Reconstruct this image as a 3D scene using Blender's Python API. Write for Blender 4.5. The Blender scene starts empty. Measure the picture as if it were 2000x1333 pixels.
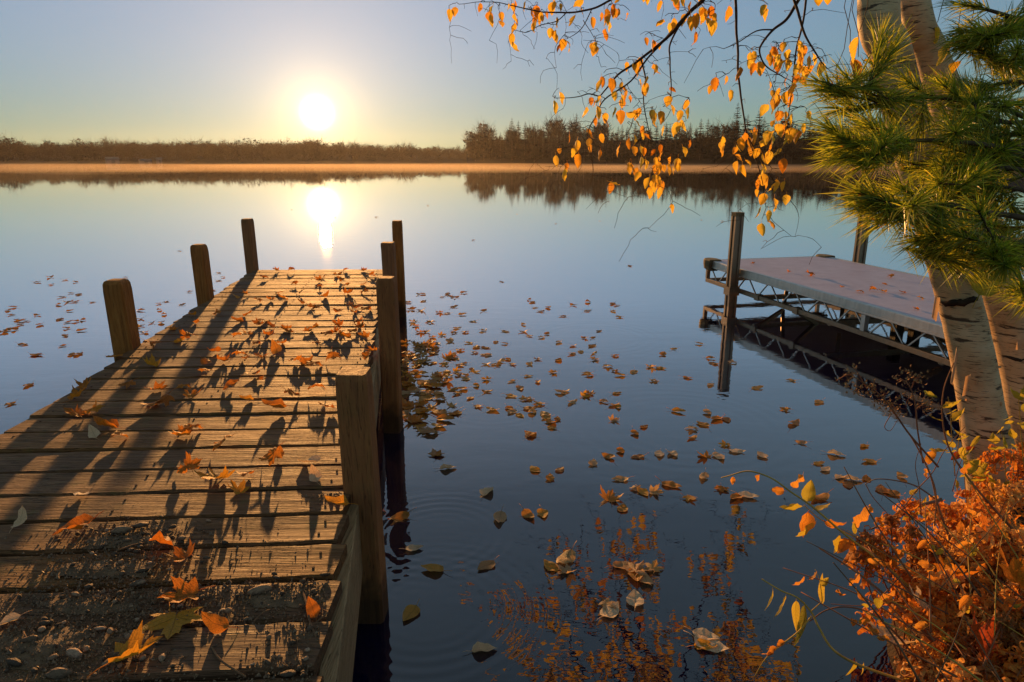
import bpy, math, random
import numpy as np
from mathutils import Vector, Matrix, noise

# ------------------------------------------------------------------ camera, world, sun, exposure
scene = bpy.context.scene
COL = scene.collection
R = math.radians
rng = random.Random(7)
F_PX, PITCH, EYE = 1333.0, math.atan(355 / 1333.0), 1.53      # 24 mm lens, aimed 14.9 degrees down, eye above the water
SUN_AZ, SUN_EL, DISC_EL = R(-15.17), R(5.8), R(3.45)

cam_data = bpy.data.cameras.new('camera')
cam_data.sensor_width = 36.0
cam_data.lens = 24.0
cam_data.clip_start = 0.05
cam_data.clip_end = 6000
cam = bpy.data.objects.new('camera', cam_data)
cam.location = (0, 0, EYE)
cam.rotation_euler = (math.pi / 2 - PITCH, 0, 0)
COL.objects.link(cam)
scene.camera = cam

SUN_DIR = Vector((math.sin(SUN_AZ) * math.cos(SUN_EL), math.cos(SUN_AZ) * math.cos(SUN_EL), math.sin(SUN_EL)))
DISC_DIR = Vector((math.sin(SUN_AZ) * math.cos(DISC_EL), math.cos(SUN_AZ) * math.cos(DISC_EL), math.sin(DISC_EL)))

world = bpy.data.worlds.new('World')
scene.world = world
world.use_nodes = True
wt = world.node_tree
wt.nodes.clear()
w_out = wt.nodes.new('ShaderNodeOutputWorld')
w_bg = wt.nodes.new('ShaderNodeBackground')
w_sky = wt.nodes.new('ShaderNodeTexSky')
w_sky.sky_type = 'NISHITA'
w_sky.sun_disc = False
w_sky.sun_elevation = SUN_EL
w_sky.sun_rotation = SUN_AZ
w_sky.altitude = 0
w_sky.air_density = 1.3
w_sky.dust_density = 0.15
w_sky.ozone_density = 2.5
w_bg.inputs['Strength'].default_value = 0.10
SKY_CURVE = ((.40, .09, .70), (.36, .655, .48), (.90, .60, .45))   # exponent, gain, light scattered more than once
# the sun's disc and the bright air round it, seen through a thin haze
w_tc = wt.nodes.new('ShaderNodeTexCoord')
w_nrm = wt.nodes.new('ShaderNodeVectorMath'); w_nrm.operation = 'NORMALIZE'
w_dot = wt.nodes.new('ShaderNodeVectorMath'); w_dot.operation = 'DOT_PRODUCT'
w_dot.inputs[1].default_value = DISC_DIR
wt.links.new(w_tc.outputs['Generated'], w_nrm.inputs[0])
wt.links.new(w_nrm.outputs[0], w_dot.inputs[0])
def wmath(op, a, b=None, clamp=False):
    n = wt.nodes.new('ShaderNodeMath'); n.operation = op; n.use_clamp = clamp
    for k, v in enumerate((a, b)):
        if v is None: continue
        if isinstance(v, (int, float)): n.inputs[k].default_value = v
        else: wt.links.new(v, n.inputs[k])
    return n.outputs[0]
ang = wmath('ARCCOSINE', wmath('MINIMUM', w_dot.outputs['Value'], 0.9999999))
def aureole(width, colour, power=1.0):
    e = wmath('POWER', 2.71828, wmath('MULTIPLY', wmath('POWER', wmath('DIVIDE', ang, R(width)), power), -1.0))
    m = wt.nodes.new('ShaderNodeVectorMath'); m.operation = 'SCALE'
    m.inputs[0].default_value = colour
    wt.links.new(e, m.inputs['Scale'])
    return m.outputs[0]
# soft contrast between the sun side and the rest of the sky, as the photograph is exposed
w_sep = wt.nodes.new('ShaderNodeSeparateXYZ'); wt.links.new(w_sky.outputs[0], w_sep.inputs[0])
w_mul = wt.nodes.new('ShaderNodeCombineXYZ')
for k, (gam, gain, base) in enumerate(SKY_CURVE):
    wt.links.new(wmath('ADD', wmath('MULTIPLY', wmath('POWER', w_sep.outputs[k], gam), gain), base), w_mul.inputs[k])
acc = w_mul.outputs[0]
for width, colour, power in ((.62, (170, 125, 70), 2.0), (1.15, (10, 6.5, 2.8), 1.0), (4.0, (2.3, 1.45, .6), 1.0), (13.0, (2.4, 1.5, .62), 1.0)):
    a = wt.nodes.new('ShaderNodeVectorMath'); a.operation = 'ADD'
    wt.links.new(acc, a.inputs[0]); wt.links.new(aureole(width, colour, power), a.inputs[1])
    acc = a.outputs[0]
wt.links.new(acc, w_bg.inputs['Color'])
wt.links.new(w_bg.outputs[0], w_out.inputs['Surface'])

sun_data = bpy.data.lights.new('sun', 'SUN')
sun_data.energy = 3.1
sun_data.angle = R(0.8)
sun_data.color = (1.0, 0.47, 0.14)
sun = bpy.data.objects.new('sun', sun_data)
sun.rotation_euler = (-SUN_DIR).to_track_quat('-Z', 'Y').to_euler()
sun.location = (-20, 60, 30)
COL.objects.link(sun)

scene.view_settings.view_transform = 'Standard'
scene.view_settings.look = 'None'
scene.view_settings.gamma = 1.0
scene.view_settings.use_curve_mapping = False
scene.view_settings.exposure = 1.08
scene.render.engine = 'CYCLES'
scene.cycles.max_bounces = 8
scene.cycles.diffuse_bounces = 2
scene.cycles.glossy_bounces = 3
scene.cycles.transmission_bounces = 4
scene.cycles.transparent_max_bounces = 8
scene.cycles.volume_bounces = 0
scene.cycles.use_denoising = True
scene.cycles.sample_clamp_indirect = 6.0
scene.cycles.caustics_reflective = False
scene.cycles.caustics_refractive = False

# ------------------------------------------------------------------ helpers
CP, SP = math.cos(PITCH), math.sin(PITCH)
def ray(px, py):
    x, y = px - 1000.0, 666.5 - py
    return Vector((x, F_PX * CP + y * SP, y * CP - F_PX * SP)) / F_PX
def on_plane(px, py, z):
    """the point at height z that shows at this place of the photograph"""
    r = ray(px, py); t = (z - EYE) / r.z
    return Vector((r.x * t, r.y * t, z))
def at_depth(px, py, Y):
    """the point Y metres ahead that shows at this place of the photograph"""
    r = ray(px, py); t = Y / r.y
    return Vector((r.x * t, Y, EYE + r.z * t))
def mirrored(px, py, Y):
    """the point Y metres ahead whose reflection in the lake shows at this place"""
    p = at_depth(px, py, Y); p.z = -p.z
    return p

class MB:
    def __init__(s): s.v, s.f, s.m = [], [], []
    def quadstrip(s, rings, closed=True, caps=True, mi=0):
        b = len(s.v); n = len(rings[0])
        for r_ in rings: s.v.extend([tuple(p) for p in r_])
        for i in range(len(rings) - 1):
            for j in range(n if closed else n - 1):
                k = (j + 1) % n
                s.f.append((b + i*n + j, b + i*n + k, b + (i+1)*n + k, b + (i+1)*n + j)); s.m.append(mi)
        if caps and closed:
            s.f.append(tuple(b + j for j in reversed(range(n)))); s.m.append(mi)
            s.f.append(tuple(b + (len(rings)-1)*n + j for j in range(n))); s.m.append(mi)
    def tube(s, pts, rad, n=6, mi=0, caps=True):
        pts = [Vector(p) for p in pts]
        if not hasattr(rad, '__len__'): rad = [rad] * len(pts)
        rings = []; up = None
        for i, p in enumerate(pts):
            t = (pts[min(i+1, len(pts)-1)] - pts[max(i-1, 0)])
            if t.length < 1e-9: t = Vector((0, 0, 1))
            t.normalize()
            if up is None:
                up = t.orthogonal().normalized()
            u = (up - t * up.dot(t))
            u = u.normalized() if u.length > 1e-6 else t.orthogonal().normalized()
            up = u; w = t.cross(u)
            rings.append([p + (u * math.cos(2*math.pi*k/n) + w * math.sin(2*math.pi*k/n)) * rad[i] for k in range(n)])
        s.quadstrip(rings, True, caps, mi)
    def box(s, lo, hi, M=None, mi=0):
        b = len(s.v)
        for z in (lo[2], hi[2]):
            for x, y in ((lo[0], lo[1]), (hi[0], lo[1]), (hi[0], hi[1]), (lo[0], hi[1])):
                p = Vector((x, y, z)); s.v.append(tuple(M @ p if M else p))
        for q in ((3,2,1,0), (4,5,6,7), (0,1,5,4), (1,2,6,5), (2,3,7,6), (3,0,4,7)):
            s.f.append(tuple(b + i for i in q)); s.m.append(mi)
    def bar(s, a, c, w, h, up=(0,0,1), mi=0, ch=0.0):
        """a straight bar of section w x h from a to c, edges chamfered by ch"""
        a, c = Vector(a), Vector(c); t = (c - a).normalized(); up = Vector(up)
        x = t.cross(up).normalized(); y = x.cross(t)
        if ch > 0:
            sec = [(-w/2+ch,-h/2),(w/2-ch,-h/2),(w/2,-h/2+ch),(w/2,h/2-ch),(w/2-ch,h/2),(-w/2+ch,h/2),(-w/2,h/2-ch),(-w/2,-h/2+ch)]
        else: sec = [(-w/2,-h/2),(w/2,-h/2),(w/2,h/2),(-w/2,h/2)]
        s.quadstrip([[p + x*u + y*q for u, q in sec] for p in (a, c)], True, True, mi)
    def poly(s, pts, mi=0):
        b = len(s.v); s.v.extend(tuple(p) for p in pts); s.f.append(tuple(range(b, b + len(pts)))); s.m.append(mi)
    def add(s, V, Fc, M=None, mi=0):
        b = len(s.v)
        s.v.extend(tuple(M @ Vector(p)) if M else tuple(p) for p in V)
        for q in Fc: s.f.append(tuple(b + i for i in q)); s.m.append(mi)
    def mesh(s, name, mats, smooth=False):
        me = bpy.data.meshes.new(name)
        me.from_pydata(s.v, [], s.f)
        for m in (mats if isinstance(mats, (list, tuple)) else [mats]): me.materials.append(m)
        if any(s.m): me.polygons.foreach_set('material_index', s.m)
        if smooth: me.polygons.foreach_set('use_smooth', [True] * len(me.polygons))
        me.update()
        return me
    def build(s, name, mats, parent=None, smooth=False, loc=None):
        return put(name, s.mesh(name, mats, smooth), parent, loc)
def put(name, data, parent=None, loc=None, rot=None, scale=None):
    o = bpy.data.objects.new(name, data)
    if parent is not None: o.parent = parent
    if loc is not None: o.location = loc
    if rot is not None: o.rotation_euler = rot
    if scale is not None: o.scale = (scale,)*3 if isinstance(scale, (int, float)) else scale
    COL.objects.link(o)
    return o
def tag(o, label=None, cat=None, group=None, kind=None):
    if label: o['label'] = label
    if cat: o['category'] = cat
    if group: o['group'] = group
    if kind: o['kind'] = kind
    return o
def empty(name, loc=(0,0,0), rz=0.0):
    return put(name, None, None, loc, (0, 0, rz))
def smooth_line(pts, n):
    """Catmull-Rom through pts, n steps per span"""
    P = [Vector(p) for p in pts]; P = [2*P[0]-P[1]] + P + [2*P[-1]-P[-2]]
    out = []
    for i in range(1, len(P)-2):
        for k in range(n):
            t = k / n
            out.append(0.5*((2*P[i]) + (P[i+1]-P[i-1])*t + (2*P[i-1]-5*P[i]+4*P[i+1]-P[i+2])*t*t + (3*P[i]-P[i-1]-3*P[i+1]+P[i+2])*t**3))
    out.append(P[-2]); return out
def lerp(a, b, t): return a + (b - a) * t
def interp(x, tab):
    for (x0, y0), (x1, y1) in zip(tab, tab[1:]):
        if x <= x1: return y0 + (y1-y0) * max(0, min(1, (x-x0)/(x1-x0)))
    return tab[-1][1]

# ------------------------------------------------------------------ materials
class NT:
    """small node helper"""
    def __init__(s, name):
        s.m = bpy.data.materials.new(name); s.m.use_nodes = True
        s.t = s.m.node_tree; s.t.nodes.clear()
        s.out = s.t.nodes.new('ShaderNodeOutputMaterial')
    def n(s, kind, **kw):
        node = s.t.nodes.new(kind)
        for k, v in kw.items():
            if k[0] == '_': s.set(node, int(k[1:]) if k[1:].isdigit() else k[1:], v)
            else: setattr(node, k, v)
        return node
    def set(s, node, key, v):
        if isinstance(v, bpy.types.NodeSocket): s.t.links.new(v, node.inputs[key])
        else: node.inputs[key].default_value = v
    def math(s, op, a, b=0.0, clamp=False):
        return s.n('ShaderNodeMath', operation=op, use_clamp=clamp, _0=a, _1=b).outputs[0]
    def noise(s, vec, scale, detail=4, rough=.55, dist=0.0):
        return s.n('ShaderNodeTexNoise', _Vector=vec, _Scale=scale, _Detail=detail, _Roughness=rough, _Distortion=dist).outputs[0]
    def ramp(s, fac, stops, interp='LINEAR'):
        r_ = s.n('ShaderNodeValToRGB', _Fac=fac); cr = r_.color_ramp; cr.interpolation = interp
        while len(cr.elements) < len(stops): cr.elements.new(.5)
        for e, (p, c) in zip(cr.elements, stops):
            e.position = p; e.color = (*c, 1) if hasattr(c, '__len__') else (c, c, c, 1)
        return r_.outputs[0]
    def mix(s, fac, a, b, mode='MIX'):
        m = s.n('ShaderNodeMix', data_type='RGBA', blend_type=mode)
        s.set(m, 0, fac)
        for k, v in ((6, a), (7, b)):
            s.set(m, k, v if isinstance(v, bpy.types.NodeSocket) else (*v, 1))
        return m.outputs[2]
    def mapping(s, vec, scale=(1,1,1), loc=(0,0,0), rot=(0,0,0)):
        return s.n('ShaderNodeMapping', _Vector=vec, _Scale=scale, _Location=loc, _Rotation=rot).outputs[0]
    def bump(s, h, strength=.5, dist=.01, normal=None):
        b = s.n('ShaderNodeBump', _Height=h, _Strength=strength, _Distance=dist)
        if normal is not None: s.set(b, 'Normal', normal)
        return b.outputs[0]
    def bsdf(s, col, rough=.6, normal=None, spec=.4, metal=0.0, **kw):
        b = s.n('ShaderNodeBsdfPrincipled')
        s.set(b, 'Base Color', col if isinstance(col, bpy.types.NodeSocket) else (*col, 1))
        s.set(b, 'Roughness', rough); s.set(b, 'Metallic', metal); s.set(b, 'Specular IOR Level', spec)
        if normal is not None: s.set(b, 'Normal', normal)
        for k, v in kw.items(): s.set(b, k.replace('_', ' '), v)
        return b.outputs[0]
    def done(s, shader):
        s.t.links.new(shader, s.out.inputs['Surface']); return s.m
    @property
    def obj(s): return s.n('ShaderNodeTexCoord').outputs['Object']
    @property
    def gen(s): return s.n('ShaderNodeTexCoord').outputs['Generated']
    @property
    def pos(s): return s.n('ShaderNodeNewGeometry').outputs['Position']
    @property
    def rnd(s): return s.n('ShaderNodeObjectInfo').outputs['Random']

def wood_material(name, dark, mid, light, axis=0, moss=0.0, rel=1.0, seedscale=37.0):
    t = NT(name)
    rnd = t.rnd
    off = t.n('ShaderNodeCombineXYZ', _0=t.math('MULTIPLY', rnd, seedscale), _1=t.math('MULTIPLY', rnd, 13.0), _2=t.math('MULTIPLY', rnd, 7.0)).outputs[0]
    v = t.n('ShaderNodeVectorMath', operation='ADD', _0=t.obj, _1=off).outputs[0]
    st = [1.0, 1.0, 1.0]; st[axis] = 0.045
    sv = t.mapping(v, scale=tuple(st))
    warp = t.noise(sv, 9, 3)
    sv2 = t.n('ShaderNodeVectorMath', operation='ADD', _0=sv, _1=t.n('ShaderNodeVectorMath', operation='SCALE', _0=t.n('ShaderNodeTexNoise', _Vector=t.mapping(v, scale=tuple(.25 if k == axis else 1 for k in range(3))), _Scale=6.0, _Detail=2).outputs[1], _Scale=.05).outputs[0]).outputs[0]
    grain = t.noise(sv2, 75, 5, .62)
    fine = t.noise(sv2, 260, 3, .6)
    broad = t.noise(v, 2.6, 4, .6)
    col = t.ramp(grain, [(.28, dark), (.5, mid), (.72, light)])
    col = t.mix(t.ramp(broad, [(.35, 0.0), (.75, .75)]), col, tuple(c*.62 for c in mid))
    col = t.mix(t.math('MULTIPLY', rnd, .45), col, tuple(.5*(c + sum(mid)/3) for c in dark))
    crack = t.ramp(fine, [(.30, 1.0), (.40, 0.0)])
    col = t.mix(t.math('MULTIPLY', crack, .7), col, tuple(c*.25 for c in dark))
    if moss:
        mn = t.noise(v, 14, 5, .65)
        col = t.mix(t.math('MULTIPLY', t.ramp(mn, [(.55, 0.0), (.68, 1.0)]), moss), col, (.10, .105, .02))
    h = t.math('ADD', t.math('MULTIPLY', grain, .7), t.math('MULTIPLY', fine, .45))
    h = t.math('SUBTRACT', h, t.math('MULTIPLY', crack, .35))
    nb = t.bump(h, .8 * rel, .012)
    return t.done(t.bsdf(col, t.ramp(grain, [(.3, .82), (.7, .6)]), nb, .25))

# ------------------------------------------------------------------ the lake
def lake_material():
    t = NT('lake water')
    p = t.pos
    n1 = t.noise(t.mapping(p, scale=(1.0, 2.2, 1)), 3.2, 3, .5)
    n2 = t.noise(t.mapping(p, scale=(1, 1.6, 1)), 17, 2, .5)
    h = t.math('ADD', t.math('MULTIPLY', n1, .0015), t.math('MULTIPLY', n2, .00030))
    sy = t.n('ShaderNodeSeparateXYZ', _0=p).outputs[1]
    h = t.math('MULTIPLY', h, t.math('DIVIDE', 1.0, t.math('ADD', 1.0, t.math('POWER', t.math('MAXIMUM', t.math('DIVIDE', sy, 14.0), 0.0), 1.5))))   # stiller out on the lake
    # ripple rings round a few drops and leaves
    for (px, py, r0, wl, amp) in ((905, 647, .16, .06, .00012), (1165, 660, .45, .09, .00012), (1330, 830, .55, .09, .00012), (860, 1045, .25, .05, .0002), (840, 1190, .30, .05, .0002), (960, 795, .30, .07, .0001)):
        c = on_plane(px, py, 0)
        d = t.n('ShaderNodeVectorMath', operation='DISTANCE', _0=p, _1=(c.x, c.y, 0)).outputs['Value']
        g = t.math('POWER', 2.718, t.math('MULTIPLY', t.math('POWER', t.math('DIVIDE', t.math('SUBTRACT', d, r0), r0*.45), 2.0), -1.0))
        s_ = t.math('SINE', t.math('MULTIPLY', d, 6.283/wl))
        h = t.math('ADD', h, t.math('MULTIPLY', t.math('MULTIPLY', s_, g), amp))
    nb = t.bump(h, 1.0, 1.0)
    # calm water: mirror-like at a grazing view, dark and peaty from above
    refl = t.ramp(t.n('ShaderNodeLayerWeight', _Blend=.5, _Normal=nb).outputs['Facing'], [(.33, .095), (.53, .175), (.70, .45), (.80, .78), (.93, .97)])
    g = t.n('ShaderNodeBsdfGlossy', _Color=(1, 1, 1, 1), _Roughness=.01, _Normal=nb).outputs[0]
    d = t.n('ShaderNodeBsdfDiffuse', _Color=(.002, .002, .020, 1)).outputs[0]
    return t.done(t.n('ShaderNodeMixShader', _0=refl, _1=d, _2=g).outputs[0])
M_lake = lake_material()
mb = MB()
# one sheet to the horizon, finer near by
mb.poly([(-3000, -60, 0), (3000, -60, 0), (3000, 4000, 0), (-3000, 4000, 0)])
tag(mb.build('lake', M_lake), 'still dark blue lake water mirroring the sky', 'lake', kind='structure')

# ------------------------------------------------------------------ far shores
def simple_material(name, col, rough=.8, var=.35, scale=4.0, bump=0.0, rnd=0.0, spec=.2):
    t = NT(name)
    n = t.noise(t.obj, scale, 4)
    c = t.mix(t.ramp(n, [(.3, 0.0), (.7, 1.0)]), tuple(x*(1-var) for x in col), tuple(min(1, x*(1+var)) for x in col))
    if rnd: c = t.mix(t.math('MULTIPLY', t.rnd, rnd), c, tuple(x*.45 for x in col))
    return t.done(t.bsdf(c, rough, t.bump(n, .5, bump) if bump else None, spec))
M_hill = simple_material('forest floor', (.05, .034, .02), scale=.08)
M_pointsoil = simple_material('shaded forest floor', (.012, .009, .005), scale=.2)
M_far = simple_material('bare autumn woods', (.050, .028, .014), scale=.05, var=.5)
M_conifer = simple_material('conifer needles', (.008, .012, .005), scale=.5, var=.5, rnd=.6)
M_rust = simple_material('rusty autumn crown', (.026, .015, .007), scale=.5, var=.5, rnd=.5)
M_trunk_far = simple_material('pale far trunk', (.10, .085, .065), scale=2, var=.4)

def far_pt(px, wl_y): return on_plane(px, wl_y, 0)
def hill(name, samples, label, depth=60, frac=.72, mat=None):
    """terrain behind a shoreline: samples = (px, waterline py, treetop py)"""
    pts = []
    for px, wy, ty in samples:
        p = far_pt(px, wy); top = at_depth(px, ty, p.y).z
        pts.append((p, top))
    rings = []
    for p, top in pts:
        d = Vector((p.x, p.y, 0)).normalized()
        rings.append([p - Vector((0,0,.6)), p + Vector((0,0,.25)) + d*1.5, p + d*12 + Vector((0,0,top*.30)), p + d*depth*.6 + Vector((0,0,top*frac)), p + d*depth*3 + Vector((0,0,top*frac*1.15))])
    b = MB(); b.quadstrip(rings, False, False)
    o = b.build(name, mat or M_hill, smooth=True)
    return tag(o, label, 'hill', kind='structure')
FAR = [(-700, 321.5, 268), (-300, 320.5, 270), (0, 320, 276), (150, 319.6, 280), (300, 319.2, 278), (450, 318.8, 277), (600, 318.2, 277), (750, 317.8, 283), (880, 317.3, 289), (1000, 317.0, 290), (1400, 317, 280), (2000, 317, 275)]
NEAR = [(912, 318.2, 276), (922, 318.3, 254), (960, 318.6, 248), (1100, 319.4, 247), (1250, 320.4, 250), (1400, 321.6, 240), (1600, 323.2, 242), (1800, 325, 240), (2100, 328, 240), (2600, 332, 230)]
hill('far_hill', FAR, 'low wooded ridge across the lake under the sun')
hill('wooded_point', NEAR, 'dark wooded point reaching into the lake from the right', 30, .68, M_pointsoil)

def bare_tree(r, h, w):
    """a small far deciduous tree: trunk, limbs and a see-through crown of twig flakes"""
    V, Fc = [], []
    def quad(a, b_, wd):
        a, b_ = Vector(a), Vector(b_); t = (b_-a).normalized(); x = Vector((t.z, 0, -t.x)); x = x.normalized() if x.length > 1e-4 else Vector((1,0,0))
        k = len(V); V.extend([tuple(a - x*wd), tuple(a + x*wd), tuple(b_ + x*wd*.5), tuple(b_ - x*wd*.5)]); Fc.append((k, k+1, k+2, k+3))
    quad((0,0,0), (r.uniform(-.1,.1)*w, 0, h*.8), h*.012)
    for i in range(34):
        z0 = h*r.uniform(.25, .75); a = r.uniform(0, 6.28); L = w*r.uniform(.25, .6)
        p0 = Vector((0, 0, z0)); p1 = p0 + Vector((math.cos(a)*L, math.sin(a)*L, h*r.uniform(.1, .3)))
        quad(p0, p1, h*.005)
        for j in range(3):
            p2 = p1 + Vector((r.gauss(0, .18)*w, r.gauss(0, .18)*w, abs(r.gauss(0, .10))*h)); quad(lerp(p0, p1, r.uniform(.4, 1)), p2, h*.0032)
    for i in range(110):
        a = r.uniform(0, 6.28); q = math.sqrt(r.random()); zz = r.uniform(.12, .92)
        rad = w*.5*q*math.sqrt(max(.05, 1-((zz-.5)/.5)**2))
        c = Vector((math.cos(a)*rad, math.sin(a)*rad, zz*h)); s_ = h*r.uniform(.02, .065)
        k = len(V)
        for _ in range(4): V.append(tuple(c + Vector((r.uniform(-1,1), r.uniform(-1,1), r.uniform(-1,1)))*s_))
        Fc.append((k, k+1, k+2)); Fc.append((k+1, k+2, k+3))
    return V, Fc
r_ = random.Random(3)
variants = [bare_tree(r_, 1.0, r_.uniform(.45, .75)) for _ in range(7)]
wood = MB()
px = -420.0
while px < 930:
    wy = interp(px, [(a, b) for a, b, c in FAR]); ty = interp(px, [(a, c) for a, b, c in FAR])
    for row in range(4):
        x = px + r_.uniform(-6, 6)
        p = far_pt(x, wy); d = Vector((p.x, p.y, 0)).normalized(); top = at_depth(x, ty, p.y).z
        p = p + d*(2 + row*14 + r_.uniform(0, 8)); ground_z = top*(.0, .30, .42, .5)[row]*.9
        h = (top - ground_z)*r_.uniform(.72, 1.06)*(1.06 + .26*noise.noise((px/48, row*3.1, 0))) + (top*.22 if r_.random() < .05 else 0)
        V, Fc = variants[r_.randrange(7)]
        wood.add(V, Fc, Matrix.Translation((p.x, p.y, ground_z)) @ Matrix.Rotation(r_.uniform(0, 6.28), 4, 'Z') @ Matrix.Diagonal((h, h, h, 1)))
    px += 6.0
tag(wood.build('far_woods', M_far), 'bare brown autumn woods along the far shore under the sun', 'woods', kind='stuff')

def conifer_parts(r, h, w, sparse=1.0):
    tr = MB(); tr.tube([(0,0,-.3), (0,0,h*.5), (0,0,h)], [h*.016, h*.01, h*.002], 5)
    cr = MB()
    n = int(34*sparse)
    for i in range(n):
        t = (i + r.random())/n; z = h*(.12 + .86*t); L = w*(1-t)**.8*r.uniform(.65, 1.1) + .02*h
        for k in range(8):
            a = r.uniform(0, 6.28); d = Vector((math.cos(a), math.sin(a), 0)); dr = -.18 if t < .7 else .25
            e = Vector((0,0,z)) + d*L + Vector((0,0,dr*L)); sd = Vector((-d.y, d.x, 0))
            b0 = Vector((0,0,z))
            m = lerp(b0, e, .55)
            cr.poly([b0, m + sd*L*.30 + Vector((0,0,-.05*L)), e, m - sd*L*.30 + Vector((0,0,-.05*L))])
            for q in range(2):
                f = lerp(b0, e, r.uniform(.4, 1)); s_ = L*.25
                cr.poly([f, f + Vector((r.uniform(-1,1), r.uniform(-1,1), r.uniform(-.9,.2)))*s_, f + Vector((r.uniform(-1,1), r.uniform(-1,1), r.uniform(-.6,.3)))*s_])
    return tr, cr
def leafy_parts(r, h, w):
    tr = MB(); tr.tube([(0,0,-.3), (r.uniform(-.03,.03)*h, 0, h*.5), (r.uniform(-.04,.04)*h, 0, h*.85)], [h*.013, h*.009, h*.003], 5)
    cr = MB(); V, Fc = bare_tree(r, h, w); cr.add(V, Fc); V, Fc = bare_tree(r, h*.95, w*.9); cr.add(V, Fc)
    return tr, cr
kinds = []
for i in range(3):
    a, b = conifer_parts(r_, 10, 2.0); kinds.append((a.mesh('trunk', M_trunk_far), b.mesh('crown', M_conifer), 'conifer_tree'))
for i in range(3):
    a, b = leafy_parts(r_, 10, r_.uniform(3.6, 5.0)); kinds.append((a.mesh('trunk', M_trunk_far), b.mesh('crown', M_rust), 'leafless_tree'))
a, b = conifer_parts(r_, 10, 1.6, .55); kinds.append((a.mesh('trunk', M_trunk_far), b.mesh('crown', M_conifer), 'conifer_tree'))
def zone(px):
    for x, w in ((990, 'at the tip of the wooded point'), (1110, 'left of the spreading tall evergreen'), (1250, 'behind the hanging leaves, left half of point'), (1400, 'on the point left of the tallest evergreen'), (1520, 'beside the tallest evergreen on the point')):
        if px < x: return w
    return 'at the far right of the point'
def far_tree(px, top_y, k, back=3.0, label=None, group='trees on the wooded point'):
    wy = interp(px, [(a, b) for a, b, c in NEAR])
    p = far_pt(px, wy); d = Vector((p.x, p.y, 0)).normalized(); p = p + d*back
    topz = at_depth(px, top_y, p.y).z; gz = .2 + back*.05; h = topz - gz
    tm, cm, nm = kinds[k]
    o = tag(empty(nm, (p.x, p.y, gz), r_.uniform(0, 6.28)), label or ('%s %s' % (('low dark evergreen', 'small brown autumn tree')[nm != 'conifer_tree'] + (' behind' if back > 9.5 else ''), zone(px))), 'tree', (('evergreens ' if nm == 'conifer_tree' else 'leaf trees ') + ('back row ' if back > 9.5 else 'front row ') + zone(px)) if not label else None)
    o.scale = (h/10*r_.uniform(.9, 1.1),)*2 + (h/10,)
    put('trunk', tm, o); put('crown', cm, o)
for px, ty, k, lb in ((945, 235, 6, 'lone thin evergreen nearest the tip of the wooded point'), (1000, 230, 0, 'tall evergreen standing above the left part of the wooded point'), (1124, 221, 0, 'spreading tall evergreen above the point behind hanging leaves'), (1432, 200, 0, 'tallest broad evergreen on the wooded point above the metal dock'), (1475, 212, 1, 'slim tall evergreen just right of the tallest one on the point')):
    far_tree(px, ty, k, 4.0, lb)
px = 918.0
while px < 1760:
    base = interp(px, [(a, c) for a, b, c in NEAR])
    k = r_.choice((0, 1, 2, 2, 3, 4, 5)) if px > 935 else 3
    far_tree(px, base + r_.choice((-16, -8, 0, 4, 8, 12)) + r_.uniform(-4, 4) + (6 if px < 940 else 0), k, r_.uniform(1, 9))
    far_tree(px + r_.uniform(-3, 3), base + r_.choice((-12, -4, 2, 8)) + r_.uniform(-3, 3), r_.choice((0, 1, 2, 2, 5)), r_.uniform(10, 26))
    px += r_.uniform(7, 12)

# two cabins and a boathouse far off at the foot of the woods
M_cabin = simple_material('weathered pale boards', (.16, .145, .145), scale=1.5, var=.15)
M_cabin_roof = simple_material('grey shingles', (.10, .095, .10), scale=1.5, var=.2)
for px, wy, w, h, lb in ((222, 319.6, 4.2, 2.2, 'pale small cabin at the foot of the far woods, leftmost'), (286, 319.4, 4.0, 1.5, 'low pale boathouse on the far shore'), (313, 319.4, 1.6, 2.0, 'narrow pale hut on the far shore right of the boathouse')):
    p = far_pt(px, wy); d = Vector((p.x, p.y, 0)).normalized(); p -= d*1.0
    o = tag(empty('cabin', (p.x, p.y, .1), math.atan2(-p.x, p.y) + .2), lb, 'cabin')
    b = MB(); b.box((-w/2, 0, -.1), (w/2, 3, h*.65)); b.build('wall', M_cabin, o)
    b = MB(); b.quadstrip([[(x, -.2, h*.63), (x, 1.5, h*1.05), (x, 3.2, h*.63), (x, 1.5, h*1.05 - .15)] for x in (-w/2-.2, w/2+.2)]); b.build('roof', M_cabin_roof, o)
    b = MB(); b.box((-w*.15, -.06, 0), (w*.15, -.003, h*.5)); b.build('door', M_cabin_roof, o)

# ------------------------------------------------------------------ the wooden dock
DECK = .49
M_plank = wood_material('weathered dock plank', (.075, .032, .012), (.215, .090, .027), (.34, .16, .052), 0, moss=.30, rel=1.6)
M_post = wood_material('treated timber post', (.18, .055, .010), (.42, .145, .026), (.52, .21, .045), 2, moss=.15)
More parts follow.
